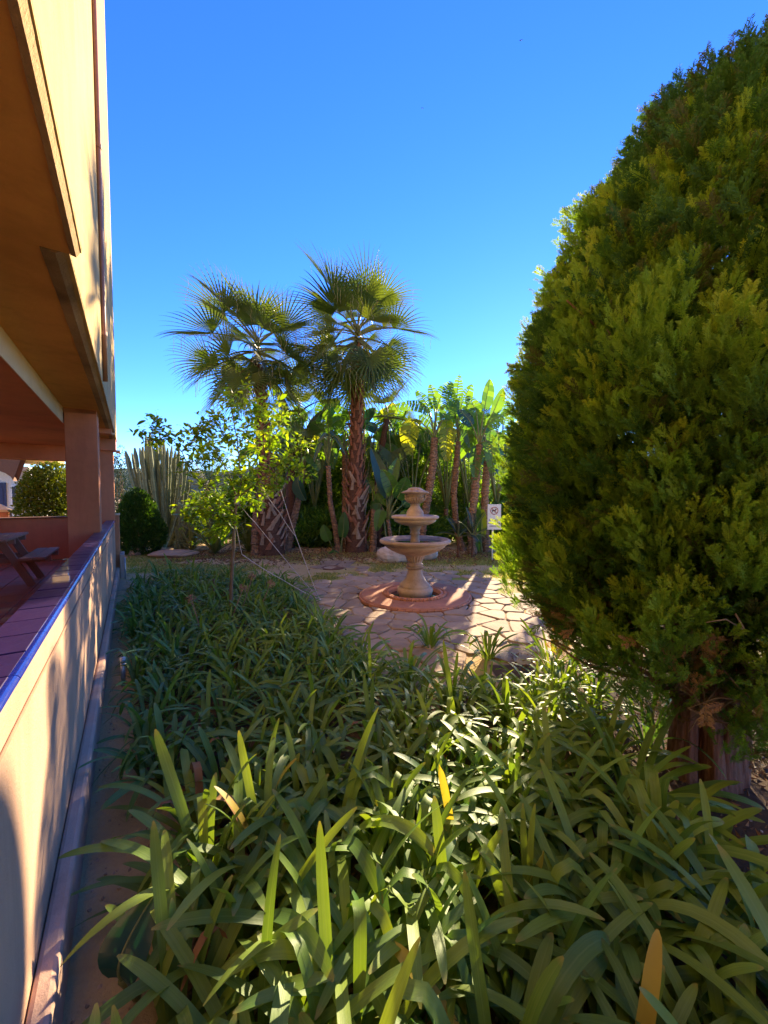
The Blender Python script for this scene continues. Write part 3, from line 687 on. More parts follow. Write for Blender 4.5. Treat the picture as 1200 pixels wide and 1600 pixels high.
def gn_scatter(name, parent, mats, P, E_, SC, TI, PK, sources, kind='stuff'):
    me = bpy.data.meshes.new(name); me.vertices.add(len(P)); me.vertices.foreach_set('co', np.asarray(P, np.float32).ravel())
    for nm, typ, arr, fld in (('rot', 'FLOAT_VECTOR', E_, 'vector'), ('sc', 'FLOAT', SC, 'value'), ('tint', 'FLOAT', TI, 'value'), ('pick', 'INT', PK, 'value')):
        at = me.attributes.new(nm, typ, 'POINT'); at.data.foreach_set(fld, np.asarray(arr, np.int32 if typ == 'INT' else np.float32).ravel())
    for mm in mats: me.materials.append(mm)
    o = bpy.data.objects.new(name, me); S.collection.objects.link(o)
    if parent is not None: o.parent = parent
    if kind: o['kind'] = kind
    ng = bpy.data.node_groups.new(name + '_nodes', 'GeometryNodeTree')
    ng.interface.new_socket('Geometry', in_out='INPUT', socket_type='NodeSocketGeometry'); ng.interface.new_socket('Geometry', in_out='OUTPUT', socket_type='NodeSocketGeometry')
    gi = ng.nodes.new('NodeGroupInput'); go = ng.nodes.new('NodeGroupOutput'); L = ng.links.new
    iop = ng.nodes.new('GeometryNodeInstanceOnPoints'); iop.inputs['Pick Instance'].default_value = True
    g2i = ng.nodes.new('GeometryNodeGeometryToInstance')
    for src in reversed(sources):
        so_ = bpy.data.objects.new('spray_source', src); oi = ng.nodes.new('GeometryNodeObjectInfo'); oi.inputs['Object'].default_value = so_; oi.inputs['As Instance'].default_value = False
        L(oi.outputs['Geometry'], g2i.inputs[0])
    def attr(nm, ty):
        a_ = ng.nodes.new('GeometryNodeInputNamedAttribute'); a_.data_type = ty; a_.inputs['Name'].default_value = nm; return a_.outputs[0]
    L(gi.outputs[0], iop.inputs['Points']); L(g2i.outputs[0], iop.inputs['Instance'])
    e2r = ng.nodes.new('FunctionNodeEulerToRotation'); L(attr('rot', 'FLOAT_VECTOR'), e2r.inputs[0]); L(e2r.outputs[0], iop.inputs['Rotation'])
    L(attr('sc', 'FLOAT'), iop.inputs['Scale']); L(attr('pick', 'INT'), iop.inputs['Instance Index'])
    L(iop.outputs[0], go.inputs[0])
    md = o.modifiers.new('scatter', 'NODES'); md.node_group = ng; return o
def eulers(X, Y, Z):
    """xyz euler angles for matrices whose columns are X,Y,Z"""
    return np.stack([np.arctan2(Y[:, 2], Z[:, 2]), -np.arcsin(np.clip(X[:, 2], -1, 1)), np.arctan2(X[:, 1], X[:, 0])], 1)
P, XX, ZZ, SC, TI = [], [], [], [], []
npl = 0
while npl < 2000:                                             # plumes
    z = rng.uniform(.55, 4.42); az = rng.uniform(0, 2 * np.pi)
    if rng.random() > crown_r(z) / 1.3 + .05: continue
    od = np.array([np.cos(az), np.sin(az), 0])
    lump = .32 * (fbm(az * 3.2, z * 1.7, 21, 3) - .5) * 2
    r0 = crown_r(z) * (.93 + lump) + rng.normal() * .02
    gap = fbm(az * 4.5 + 7, z * 2.4, 31, 2)
    toward = float(-(od[0] * CC[0] + od[1] * CC[1]) / math.hypot(*CC))
    if gap < .42: r0 -= .15 * min(1, (.42 - gap) * 12)
    if z < .85 and toward > .2 and rng.random() < .6: continue
    tip = np.array([crown_c(z), CC[1], z - .42 * max(0, toward) * (z / 4.4) ** 4]) + od * r0
    pl = rng.uniform(.16, .46) * (1 if z > 1 else .8)
    lean = rng.uniform(.25, .75)
    ax = unit(np.array([od[0] * lean, od[1] * lean, 1.0]) + rng.normal(size=3) * .12)
    base_ = tip - ax * pl
    ns = int(17 + pl * 34); pt = rng.random() * .22
    dead = (rng.random() < .006) or (z < 1.0 and rng.random() < .16)
    for k in range(ns):
        f_ = (k + rng.random()) / ns; a2 = rng.uniform(0, 2 * np.pi); wr = .070 * math.sin(math.pi * (.15 + .8 * f_)) + .01
        side = unit(np.cross(ax, [1, .3, 0])); s2 = np.cross(ax, side); rd = side * np.cos(a2) + s2 * np.sin(a2)
        p = base_ + ax * pl * f_ + rd * wr * rng.random()
        d = unit(ax * rng.uniform(.75, 1.3) + rd * rng.uniform(.15, .65) + od * .18 + rng.normal(size=3) * .12)
        nrm = np.cross(d, unit(rd + rng.normal(size=3) * .35)); nrm = unit(nrm)
        P.append(p); XX.append(d); ZZ.append(nrm); SC.append(rng.uniform(.42, .85) * (1.05 - .25 * f_))
        tt = .30 + pt + .46 * f_ + rng.normal() * .06  # tint climbs along the plume: light green growth plus painted lit tips
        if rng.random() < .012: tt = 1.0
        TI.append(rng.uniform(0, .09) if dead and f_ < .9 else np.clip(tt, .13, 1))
    npl += 1
for k in range(14000):                                          # dull inner growth, its tint darkened as shade between the plumes
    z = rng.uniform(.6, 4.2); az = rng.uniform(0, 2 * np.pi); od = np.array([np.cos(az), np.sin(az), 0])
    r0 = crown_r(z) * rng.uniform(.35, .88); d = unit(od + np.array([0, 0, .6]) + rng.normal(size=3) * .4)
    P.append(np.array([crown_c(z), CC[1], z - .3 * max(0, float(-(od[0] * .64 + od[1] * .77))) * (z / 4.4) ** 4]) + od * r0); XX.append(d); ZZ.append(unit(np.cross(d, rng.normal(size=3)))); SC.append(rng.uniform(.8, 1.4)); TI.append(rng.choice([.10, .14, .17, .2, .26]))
# sprays hanging round the trunks and at the ragged hem
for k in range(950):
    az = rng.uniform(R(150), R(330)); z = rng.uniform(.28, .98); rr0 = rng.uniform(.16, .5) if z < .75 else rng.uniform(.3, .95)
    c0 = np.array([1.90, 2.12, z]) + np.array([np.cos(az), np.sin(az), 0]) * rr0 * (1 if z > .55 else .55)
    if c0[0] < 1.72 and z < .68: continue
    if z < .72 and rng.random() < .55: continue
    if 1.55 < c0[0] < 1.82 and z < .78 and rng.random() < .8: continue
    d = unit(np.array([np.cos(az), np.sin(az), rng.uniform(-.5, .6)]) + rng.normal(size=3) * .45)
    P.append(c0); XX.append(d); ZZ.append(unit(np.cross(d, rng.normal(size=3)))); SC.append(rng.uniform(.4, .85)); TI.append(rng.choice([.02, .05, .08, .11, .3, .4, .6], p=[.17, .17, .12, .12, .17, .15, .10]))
P = np.array(P); XX = np.array(XX); ZZ = np.array(ZZ); YY = np.cross(ZZ, XX)
bc = np.array(BASE[cy.name])
print('sprays', len(P))
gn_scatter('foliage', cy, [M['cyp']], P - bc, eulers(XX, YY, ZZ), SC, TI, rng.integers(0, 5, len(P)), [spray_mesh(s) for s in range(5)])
for k, (bx_, by_, tx_, ty_, r0, zt) in enumerate([(1.72, 2.10, 1.66, 2.16, .048, 2.6), (1.80, 2.03, 1.90, 2.30, .058, 3.2), (1.88, 2.04, 2.02, 2.28, .054, 3.7), (1.93, 2.10, 2.22, 2.30, .056, 2.9), (1.84, 2.17, 2.08, 2.6, .062, 4.0), (1.96, 2.20, 2.45, 2.5, .05, 2.6), (1.76, 2.17, 1.80, 2.5, .05, 3.0)]):
    m = MB(); pts = []; rad = []
    for i in range(26):
        f_ = i / 25; z = -.05 + (zt + .05) * f_; e_ = f_ ** .8
        pts.append((bx_ + (tx_ - bx_) * e_ + .02 * math.sin(z * 5 + k * 2), by_ + (ty_ - by_) * e_ + .02 * math.cos(z * 4 + k), z)); rad.append(r0 * (1 + .32 * math.exp(-max(z, 0) * 7) - .7 * f_))
    m.tube(pts, rad, 30, mod=lambda i, q, th, k=k: 1 + .16 * math.sin(3 * th + k + i * .10) + .07 * math.sin(8 * th + i * .21) + .03 * math.sin(15 * th - i * .3))
    m.obj('trunk', M['cyp_bark'], cy, smooth=True)
brn = random.Random(12)
for k in range(46):                                           # limbs that carry the plumes, and the bare twigs at the hem
    low = k < 34
    z0 = brn.uniform(.45, 1.1) if low else brn.uniform(1.2, 2.9); az = brn.uniform(R(120), R(300)) if low else brn.uniform(0, 6.28)
    r1 = float(crown_r(z0 + .3)) * brn.uniform(.75, .98); o0 = Vector((1.9, 2.15, z0)); e1 = Vector((CC[0] + r1 * math.cos(az), CC[1] + r1 * math.sin(az), z0 + (brn.uniform(-.05, .35) if low else brn.uniform(.3, .7))))
    pts = [o0.lerp(e1, f_) + Vector((brn.uniform(-.03, .03), brn.uniform(-.03, .03), -.10 * math.sin(math.pi * f_) + brn.uniform(-.02, .02))) for f_ in np.linspace(0, 1, 9)]
    m = MB(); m.tube(pts, list(np.linspace(.020 if low else .026, .004, 9)), 6)
    for j in range(12 if low else 5):
        q = pts[brn.randint(2, 7)]; e2 = q + Vector((brn.uniform(-.22, .22), brn.uniform(-.22, .22), brn.uniform(-.10, .22)))
        m.tube([q, q.lerp(e2, .5) + Vector((0, 0, .03)), e2], [.005, .0035, .0015], 4)
    m.obj('branch', M['cyp_bark'] if not low else M['bark_thin'], cy, smooth=True)

# ------------------------------------------------------------------ fan palms
def fan_frond(parent, heart, az, el, plen, blen, seed, droop=1.0, segs=34, tint=None, span=118):
    r = random.Random(seed); d0 = Vector((math.cos(az) * math.cos(el), math.sin(az) * math.cos(el), math.sin(el)))
    pts = []; p = Vector(heart); d = d0.copy(); n_ = 9
    for i in range(n_):
        pts.append(p.copy()); p = p + d * plen / (n_ - 1); d = (d + Vector((0, 0, -.055 * droop))).normalized()
    m = MB(); m.tube(pts, list(np.linspace(.035, .013, n_)) if plen > .8 else list(np.linspace(.02, .008, n_)), 5, mi=1)
    H = pts[-1]; up = Vector((0, 0, 1)); s_ = d.cross(up)
    s_ = Vector((1, 0, 0)) if s_.length < .15 else s_.normalized()
    s_ = (Matrix.Rotation(r.uniform(-.5, .5), 3, d) @ s_).normalized(); nrm = s_.cross(d).normalized()
    K = 9; tb = r.random() if tint is None else tint; dro = droop * r.uniform(.9, 1.6)
    V = []; Fq = []; T = []
    dphi = R(span * 2) / segs
    for i in range(segs):
        phi = -R(span) + dphi * (i + .5); L = blen * (1 - .28 * (abs(phi) / R(span)) ** 2) * r.uniform(.93, 1.05)
        dr = (d * math.cos(phi) + s_ * math.sin(phi) + nrm * (.32 * abs(math.sin(phi)) + .06)).normalized(); wside = (s_ * math.cos(phi) - d * math.sin(phi)).normalized()
        k0 = len(V); tipbend = r.uniform(.8, 1.5) * dro; q = H.copy(); dd = dr.copy(); tw = r.uniform(-.3, .3)
        for j in range(K):
            f_ = j / (K - 1); wdt = (dphi * f_ * L * .5) if f_ < .36 else dphi * .36 * L * .5 * (1 - (f_ - .36) / .64) ** .8
            wdt = max(wdt, .0015)
            ws = (Matrix.Rotation(tw * f_, 3, dd) @ wside)
            V += [tuple(q - ws * wdt), tuple(q - nrm * wdt * .45), tuple(q + ws * wdt)]; T += [tb * .8 + .1 + .1 * r.random()] * 3
            q = q + dd * L / (K - 1)
            if f_ > .35: dd = (dd + Vector((0, 0, -.22 * tipbend * (f_ - .25)))).normalized()
            if f_ > .8: dd = (dd + Vector((0, 0, -.35 * tipbend))).normalized()
        for j in range(K - 1):
            a_ = k0 + 3 * j; Fq += [(a_, a_ + 1, a_ + 4, a_ + 3), (a_ + 1, a_ + 2, a_ + 5, a_ + 4)]
    m.add(V, Fq, np.array(T), 0)
    for i in range(7):                                          # pale curling threads
        q = Vector(V[(r.randint(2, segs - 3) * K + r.randint(4, 7)) * 3]); pp = [q + Vector((r.uniform(-.03, .03), r.uniform(-.03, .03), -.10 * j)) for j in range(5)]
        m.tube(pp, .0035, 3, mi=2)
    o = m.obj('frond', [M['palm'], M['petiole'], M['thread']], parent, smooth=True); return o
def palm_boot(mb, c, az, z, r, seed, L, wd, skew):
    rr_ = random.Random(seed); od = Vector((math.cos(az), math.sin(az), 0)); td = Vector((-math.sin(az), math.cos(az), 0))
    p0 = Vector(c) + od * r * .97; V = []
    for f_ in (0, .35, .7, 1):
        q = p0 + Vector((0, 0, L * f_)) + td * skew * L * f_ + od * (.02 + .075 * f_ ** 1.3)
        w_ = wd * (1 - .62 * f_); th_ = .018 * (1 - .5 * f_)
        V += [tuple(q - td * w_), tuple(q + od * th_), tuple(q + td * w_), tuple(q - od * th_)]
    Fq = []
    for j in range(3):
        for k in range(4): Fq.append((4 * j + k, 4 * j + (k + 1) % 4, 4 * j + 4 + (k + 1) % 4, 4 * j + 4 + k))
    Fq += [(3, 2, 1, 0), (12, 13, 14, 15)]
    mb.add(V, Fq)
def fan_palm(label, base, path, rads, heart, nfr, plen, blen, seed, boots=True, elr=(-48, 74), extra=()):
    r = random.Random(seed); pm = thing('fan_palm', label, 'palm tree', base)
    pts = [Vector(p) for p in path]; P2 = []; R2 = []
    for i in range(len(pts) - 1):
        for f_ in np.linspace(0, 1, 8, endpoint=False): P2.append(pts[i].lerp(pts[i + 1], f_)); R2.append(rads[i] + (rads[i + 1] - rads[i]) * f_)
    P2.append(pts[-1]); R2.append(rads[-1])
    m = MB(); m.tube(P2, R2, 18, mod=lambda i, k, th: 1 + .05 * math.sin(i * 2.1 + k * 1.3)); m.obj('trunk', M['palm_bark'], pm, smooth=True)
    if boots:
        nb = boots; zt = P2[-1].z - .15
        for k in range(nb):
            f_ = (k + .5) / nb; z = .12 + (zt - .12) * f_; i = min(range(len(P2)), key=lambda q: abs(P2[q].z - z)); c = P2[i]
            az = k * 2.399963 + r.uniform(-.15, .15)
            mb = MB(); big_ = 1 if z < 2.0 else .72
            palm_boot(mb, (c.x, c.y, z), az, z, R2[i], k, r.uniform(.26, .40) * big_, r.uniform(.055, .085) * big_, r.choice((-1, 1)) * r.uniform(.25, .75) * (1 if z < 2.2 else .35))
            mb.obj('leaf_base', M['boot_grey'] if z < 1.5 + .6 * r.random() and r.random() < .6 else M['boot_red'], pm)
    for k in range(nfr):
        f_ = k / (nfr - 1); el = elr[1] + (elr[0] - elr[1]) * f_ ** .9; az = k * 2.399963 + seed + r.uniform(-.35, .35)
        fan_frond(pm, Vector(heart) + Vector((0, 0, .1 - .5 * f_)), az, R(el + r.uniform(-6, 6)), plen * r.uniform(.42, 1.2) * (.8 + .3 * min(1, f_ * 3)), blen * r.uniform(.85, 1.1), seed * 100 + k, 1.0 + .5 * f_)
    for (az, el, pl_, bl_) in extra: fan_frond(pm, Vector(heart) + Vector((0, 0, -.45)), R(az), R(el), pl_, bl_, int(az) + seed * 7, 1.3)
    return pm
YR = 10.95
fan_palm('tall fan palm with a straight shaggy trunk rising just left of the fountain', (W(557, 862, YR)[0], YR, 0),
         [(*W(557, 862, YR)[:2], -.1), W(556, 800, YR), W(557, 700, YR), W(558, 540, YR)], [.33, .235, .18, .125], W(558, 518, YR), 38, 1.12, 1.32, 3, 210,
         extra=[(-108, -48, 1.0, 1.15), (-60, -30, 1.2, 1.1), (185, 8, 1.5, 1.1), (100, -50, 1.1, 1.0)])
YL = 10.45
fan_palm('fan palm with a broad fibrous leaning trunk behind the lemon tree', (W(420, 866, YL)[0], YL, 0),
         [(*W(424, 866, YL)[:2], -.1), W(422, 780, YL), W(412, 690, YL), W(404, 570, YL)], [.38, .25, .155, .11], W(403, 538, YL), 34, .98, 1.22, 8, 200,
         extra=[(-150, -35, 1.2, 1.1), (-30, -5, 1.3, 1.0), (175, 15, 1.4, 1.1)])
fan_palm('shorter fan palm with drooping thready leaves between the two tall palms', (W(455, 862, 11.8)[0], 11.8, 0),
         [(*W(452, 862, 11.8)[:2], -.1), W(455, 740, 11.8), W(464, 655, 11.8)], [.17, .13, .10], W(466, 645, 11.8), 13, .95, .95, 5, 0, (-60, 75))
fan_palm('slender fan palm with hanging leaves just right of the tall straight palm', (W(596, 858, 12.0)[0], 12.0, 0),
         [(*W(594, 858, 12.0)[:2], -.1), W(590, 740, 12.0), W(604, 655, 12.0)], [.13, .10, .09], W(606, 645, 12.0), 11, .8, .8, 6, 0, (-65, 60))

# ------------------------------------------------------------------ giant bird-of-paradise plants and slim ringed trunks
def paddle(parent, B, P_, T_, wd, seed, mat='strel', face=None, tear=.5, name='leaf', sagk=.12):
    r = random.Random(seed); B, P_, T_ = Vector(B), Vector(P_), Vector(T_); L = (T_ - P_).length
    m = MB(); mid = B.lerp(P_, .5) + Vector((0, 0, .06 * (P_ - B).length)); pts = [B, B.lerp(mid, .5), mid, mid.lerp(P_, .55), P_]
    m.tube(pts, [.030, .026, .022, .018, .014] if L > .5 else [.012] * 5, 6, mi=1)
    n_ = 22; d0 = (P_ - mid).normalized(); c1 = P_ + d0 * L * .45; spine = []
    for i in range(n_ + 1):
        f_ = i / n_; spine.append(P_ * (1 - f_) ** 2 + c1 * 2 * f_ * (1 - f_) + T_ * f_ * f_)
    m.tube(spine, list(np.linspace(.013 if L > .5 else .006, .003, n_ + 1)), 5, mi=1)
    ax = (T_ - P_).normalized(); fv = Vector(face) if face else Vector((r.uniform(-.4, .4), -1, r.uniform(-.2, .6)))
    sd = ax.cross(fv); sd = sd.normalized() if sd.length > .05 else Vector((1, 0, 0)); nr = sd.cross(ax).normalized()
    for s_ in (-1, 1):
        f_ = .02; 
        while f_ < .985:
            step = r.uniform(.045, .09) if r.random() < tear else r.uniform(.10, .2); g = min(f_ + step, .995)
            prof = lambda x: wd * (math.sin(math.pi * min(1, x * .93 + .07)) ** .55)
            tilt = r.uniform(-.25, .45) * tear; rows_ = []
            for x in (f_, (f_ + g) / 2, g - (.012 if tear > .2 else 0)):
                i = x * n_; a_ = int(min(i, n_ - 1)); q = spine[a_].lerp(spine[a_ + 1], i - a_); tg = (spine[a_ + 1] - spine[a_]).normalized()
                w_ = prof(x); row = []
                for h in (0, .35, .7, 1.0):
                    dirn = (sd * s_ + tg * (.28 + tilt * .3) + nr * .25).normalized()
                    row.append(tuple(q + dirn * w_ * h + Vector((0, 0, -1)) * w_ * sagk * 2.6 * h * h * (1 + tilt) + nr * (-.0) ))
                rows_.append(row)
            V = [p for row in rows_ for p in row]; Fq = []
            for a_ in range(2):
                for h in range(3): Fq.append((a_ * 4 + h, a_ * 4 + h + 1, a_ * 4 + 5 + h, a_ * 4 + 4 + h))
            m.add(V, Fq, .3 + .4 * r.random()); f_ = g
    o = m.obj(name, [M[mat], M['petiole']], parent, smooth=True); return o
def slim_trunk(parent, path, r0, r1, seed=0, name='trunk', mat='slim_bark'):
    pts = [Vector(p) for p in path]; P2 = []
    for i in range(len(pts) - 1):
        for f_ in np.linspace(0, 1, 16, endpoint=False): P2.append(pts[i].lerp(pts[i + 1], f_))
    P2.append(pts[-1]); n_ = len(P2); rr_ = random.Random(seed)
    m = MB(); m.tube(P2, [(r0 + (r1 - r0) * i / n_) * (1.10 if i % 4 == 0 else .95) * rr_.uniform(.92, 1.10) * (1.25 - .25 * min(1, i / 5)) for i in range(n_)], 12)
    return m.obj(name, M[mat], parent, smooth=True)
def giant_plant(label, Y, trunk_px, leaves, r0=.11, r1=.09, seed=1, shoots=(), w_=.26):
    b = W(*trunk_px[0], Y); th_ = thing('giant_bird_of_paradise', label, 'plant', (b[0], Y, 0))
    slim_trunk(th_, [(b[0], Y, -.05)] + [W(*p, Y) for p in trunk_px[1:]], r0, r1, seed)
    top = trunk_px[-1]
    for k, lf in enumerate(leaves):
        (px_, py_), (tx_, ty_), mat, dy = lf[:4]
        paddle(th_, W(*top, Y), W(px_, py_, Y + dy * .5), W(tx_, ty_, Y + dy), (lf[4] if len(lf) > 4 else w_), seed * 31 + k, mat, tear=(lf[5] if len(lf) > 5 else .6))
    for (bx_, hx, hy, tx_, ty_, mat) in shoots:
        g_ = W(bx_, 866, Y - .2); paddle(th_, (g_[0], Y - .2, 0), W(hx, hy, Y - .3), W(tx_, ty_, Y - .35), .17, int(tx_), mat, tear=.15)
    return th_
giant_plant('giant bird of paradise with bright yellow torn leaf directly behind the fountain', 10.9, [(654, 865), (662, 815), (670, 770), (677, 725), (679, 684)],
            [((672, 650), (606, 638), 'strel', -.4, .16, .9), ((655, 658), (640, 712), 'strel_y', -.5, .30, .8), ((683, 640), (706, 596), 'strel', .2, .26), ((690, 655), (716, 625), 'strel', .5), ((672, 645), (650, 610), 'strel', .6, .2), ((690, 660), (700, 720), 'strel_y', .3, .24, .9), ((680, 640), (672, 600), 'strel', .8, .2)], .125, .10, 1)
giant_plant('giant bird of paradise with upright leaves, middle one of those right of the fountain', 11.2, [(722, 866), (712, 815), (709, 770), (713, 725), (716, 690)],
            [((718, 650), (738, 600), 'strel', .2, .24), ((712, 655), (700, 600), 'strel', .3, .2, .9), ((706, 672), (698, 722), 'strel_y', -.4, .26, .9), ((728, 660), (752, 632), 'strel', .3), ((722, 664), (735, 700), 'strel', -.3, .2), ((714, 640), (718, 585), 'strel', .9, .2, .8)], .10, .08, 2)
giant_plant('giant bird of paradise with two tall pale upright leaves beside the cypress', 10.6, [(738, 868), (736, 820), (742, 770), (746, 725), (749, 695)],
            [((757, 640), (766, 592), 'strel', .1, .20, .15), ((768, 650), (786, 606), 'strel', .2, .17, .1), ((745, 650), (730, 618), 'strel', .3, .24), ((738, 665), (716, 640), 'strel_dark', .2, .2), ((760, 668), (786, 650), 'strel', -.2, .24), ((757, 690), (768, 740), 'strel', -.4, .22, .4), ((742, 680), (728, 706), 'strel', .5, .2)], .12, .095, 3)
giant_plant('giant bird of paradise with a reddish trunk half hidden behind the sign', 10.9, [(762, 868), (757, 820), (758, 770), (761, 720)],
            [((764, 690), (775, 640), 'strel', .2, .22), ((768, 700), (796, 672), 'strel', .1, .2), ((752, 700), (742, 752), 'strel', -.4, .2, .3), ((757, 680), (745, 640), 'strel', .4, .2), ((770, 705), (782, 750), 'strel_dark', -.3, .2)], .12, .10, 4,
            shoots=[(752, 748, 800, 757, 838, 'strel_y'), (748, 742, 790, 748, 862, 'strel')])
giant_plant('young bird of paradise with broad glossy leaves left of the fountain top', 10.6, [(614, 866), (610, 838), (606, 812)],
            [((612, 775), (596, 733), 'strel', -.2, .22, .3), ((604, 780), (580, 700), 'strel_dark', .4, .22, .2), ((620, 780), (636, 745), 'strel', -.3, .25, .3), ((610, 760), (622, 715), 'strel', .2, .17, .4), ((628, 790), (652, 770), 'strel', .3, .18), ((596, 790), (578, 790), 'strel', .3, .16)], .07, .05, 5,
            shoots=[(606, 598, 800, 588, 830, 'strel'), (620, 628, 800, 640, 812, 'strel')])
giant_plant('slim leaning ringed trunk with paddle leaves just left of the hanging cords', 11.2, [(448, 866), (457, 820), (468, 775), (473, 733)],
            [((480, 690), (506, 640), 'strel_dark', .3, .18, .1), ((470, 690), (455, 640), 'strel', .2, .2), ((485, 705), (515, 690), 'strel', .2, .22), ((462, 705), (440, 690), 'strel', .3, .2), ((468, 740), (478, 782), 'strel_dark', -.3, .2, .1), ((478, 712), (500, 735), 'strel', -.3, .2)], .12, .075, 6)
giant_plant('slim reddish trunk curving up under dark drooping leaves midway between the palms', 10.9, [(529, 866), (524, 825), (516, 785), (513, 728)],
            [((505, 695), (490, 722), 'strel_dark', -.2, .07, .1), ((512, 680), (497, 690), 'strel_dark', -.2, .07, .1), ((520, 685), (540, 712), 'strel_dark', -.3, .07, .1), ((515, 675), (530, 690), 'strel_dark', .2, .07, .1), ((516, 670), (540, 655), 'strel', .4, .2), ((506, 680), (484, 660), 'strel', .3, .2), ((513, 670), (510, 640), 'strel', .3, .18)], .085, .07, 7,
            shoots=[(532, 535, 840, 538, 800, 'strel'), (522, 515, 845, 505, 820, 'strel'), (530, 525, 860, 520, 872, 'strel')])
giant_plant('straight orange brown trunk close beside the tall straight palm on its left', 11.6, [(541, 864), (538, 820), (539, 770), (538, 705)],
            [((535, 675), (515, 655), 'strel', .2, .2), ((540, 670), (545, 630), 'strel', .4, .2), ((532, 690), (520, 735), 'strel', -.3, .18), ((548, 680), (570, 660), 'strel', .4, .2)], .09, .075, 8)
giant_plant('short thick reddish trunk with small leaves right of the tall straight palm', 10.9, [(582, 866), (584, 830), (584, 795)],
            [((582, 770), (570, 745), 'strel', .2, .14), ((588, 770), (602, 750), 'strel_dark', .1, .14), ((586, 775), (604, 790), 'strel', -.1, .12)], .11, .09, 9)
giant_plant('orange brown stump like trunk standing left of the broad fibrous palm', 10.3, [(400, 868), (399, 840), (401, 800)],
            [((396, 780), (380, 760), 'strel', .2, .14), ((405, 780), (420, 760), 'strel', .2, .14)], .12, .10, 10)

rb = random.Random(31)
for k, (px, py, Y, nl_, lab) in enumerate([(442, 705, 12.2, 9, 'banana like plant with big green leaves filling the gap right of the left palm'), (492, 690, 12.6, 9, 'banana like plant rising behind the slim curved trunk'), (566, 690, 12.5, 9, 'banana like plant spreading on both sides of the tall straight trunk'),
        (610, 700, 12.6, 10, 'leafy banana like plant left of the yellow torn leaf'), (645, 715, 12.4, 9, 'banana like plant right behind the fountain urn'), (697, 700, 12.4, 10, 'banana like plant between the first two trunks right of the fountain'), (733, 690, 12.6, 10, 'banana like plant behind the middle trunks right of the fountain'), (776, 690, 12.2, 9, 'banana like plant next to the left edge of the cypress')]):
    lv = []
    for j in range(nl_):
        an = R(90 + (j - (nl_ - 1) / 2) * 230 / nl_) + rb.uniform(-.2, .2); r1 = rb.uniform(18, 34); r2 = r1 + rb.uniform(34, 58); sx_ = px + rb.uniform(-6, 6); dr_ = 22 * (1 - max(0, math.sin(an)))
        lv.append(((sx_ + r1 * math.cos(an), py - r1 * math.sin(an) - 8), (sx_ + r2 * math.cos(an) * .9, py - r2 * math.sin(an) * .9 + dr_), rb.choice(['strel', 'strel', 'strel_y', 'strel_dark']) if rb.random() < .5 else 'strel', rb.uniform(-.7, .6), rb.uniform(.17, .27), rb.choice([.1, .4, .8])))
    giant_plant(lab, Y, [(px, 862), (px + rb.uniform(-5, 5), 830), (px, 795)], lv, .09, .07, 50 + k)
# ------------------------------------------------------------------ hedges, shrubs behind
def leaf_cloud(parent, lumps, n, size, mat, seed, up=.25, name='foliage', flat=.45, tmin=0, inner=.25):
    g = np.random.default_rng(seed); L = np.array(lumps, float); vol = (L[:, 3] * L[:, 4] * L[:, 5]) ** .67; pk = g.choice(len(L), n, p=vol / vol.sum())
    d = unit(g.normal(size=(n, 3))); rad = np.where(g.random(n) < inner, g.uniform(.3, .85, n), g.uniform(.86, 1.05, n))
    wob = 1 + .22 * (fbm(d[:, 0] * 3 + pk, d[:, 2] * 3 + d[:, 1] * 2, seed, 3) - .5) * 2
    P_ = L[pk, :3] + d * L[pk, 3:] * (rad * wob)[:, None]; P_[:, 2] = np.maximum(P_[:, 2], .03)
    dr = unit(d + np.array([0, 0, up]) + g.normal(size=(n, 3)) * .7); X, Y, Z = frames(dr, g)
    tv = LEAF_V.copy(); tv[:, 1] *= flat
    T = np.clip(g.beta(2, 2, n) * .9 + .05, tmin, .99)
    V, Q_, TT = scatter_leaves(tv, np.array([(0, 1, 2, 3)]), P_, X, Y, Z, g.uniform(.7, 1.3, n) * size, T)
    b = BASE[parent.name]
    return big(name, V, Q_, TT, mat, parent, 'stuff', base=b)
def stem_bundle(parent, x, y, h, n, spread, mat, seed, r0=.03):
    r = random.Random(seed); m = MB()
    for k in range(n):
        a_ = r.uniform(0, 6.28); e = (x + math.cos(a_) * spread * r.random(), y + math.sin(a_) * spread * r.random(), h * r.uniform(.6, 1)); s0 = (x + math.cos(a_) * .15, y + math.sin(a_) * .15, -.05)
        m.tube([s0, tuple((s0[i] * .6 + e[i] * .4) + r.uniform(-.05, .05) for i in range(3)), e], [r0, r0 * .7, r0 * .3], 6)
    m.obj('stems', mat, parent, smooth=True, kind='stuff')
def bush(name, label, cat, px, py_top, Y, halfw_px, n, size, mat, seed, flat=.3, lumps=7, py_bot=862, group=None, core=True):
    r = random.Random(seed); b = W(px, py_bot, Y); top = W(px, py_top, Y)[2]; hw = halfw_px * Y / F
    o = thing(name, label, cat, (b[0], Y, 0), group=group); Ls = []
    for k in range(lumps):
        f_ = (k + .5) / lumps; z = top * (.12 + .78 * f_); rr_ = hw * (.95 - .35 * f_) * r.uniform(.65, .85)
        Ls.append((b[0] + r.uniform(-.45, .45) * hw, Y + r.uniform(-.3, .3) * hw, z, rr_, rr_ * .8, top * .19))
    Ls.append((b[0], Y, top * .45, hw * .8, hw * .65, top * .46))
    leaf_cloud(o, Ls, n, size, mat, seed, flat=flat)
    stem_bundle(o, b[0], Y, top * .8, 9, hw * .6, M['bark_thin'], seed); return o
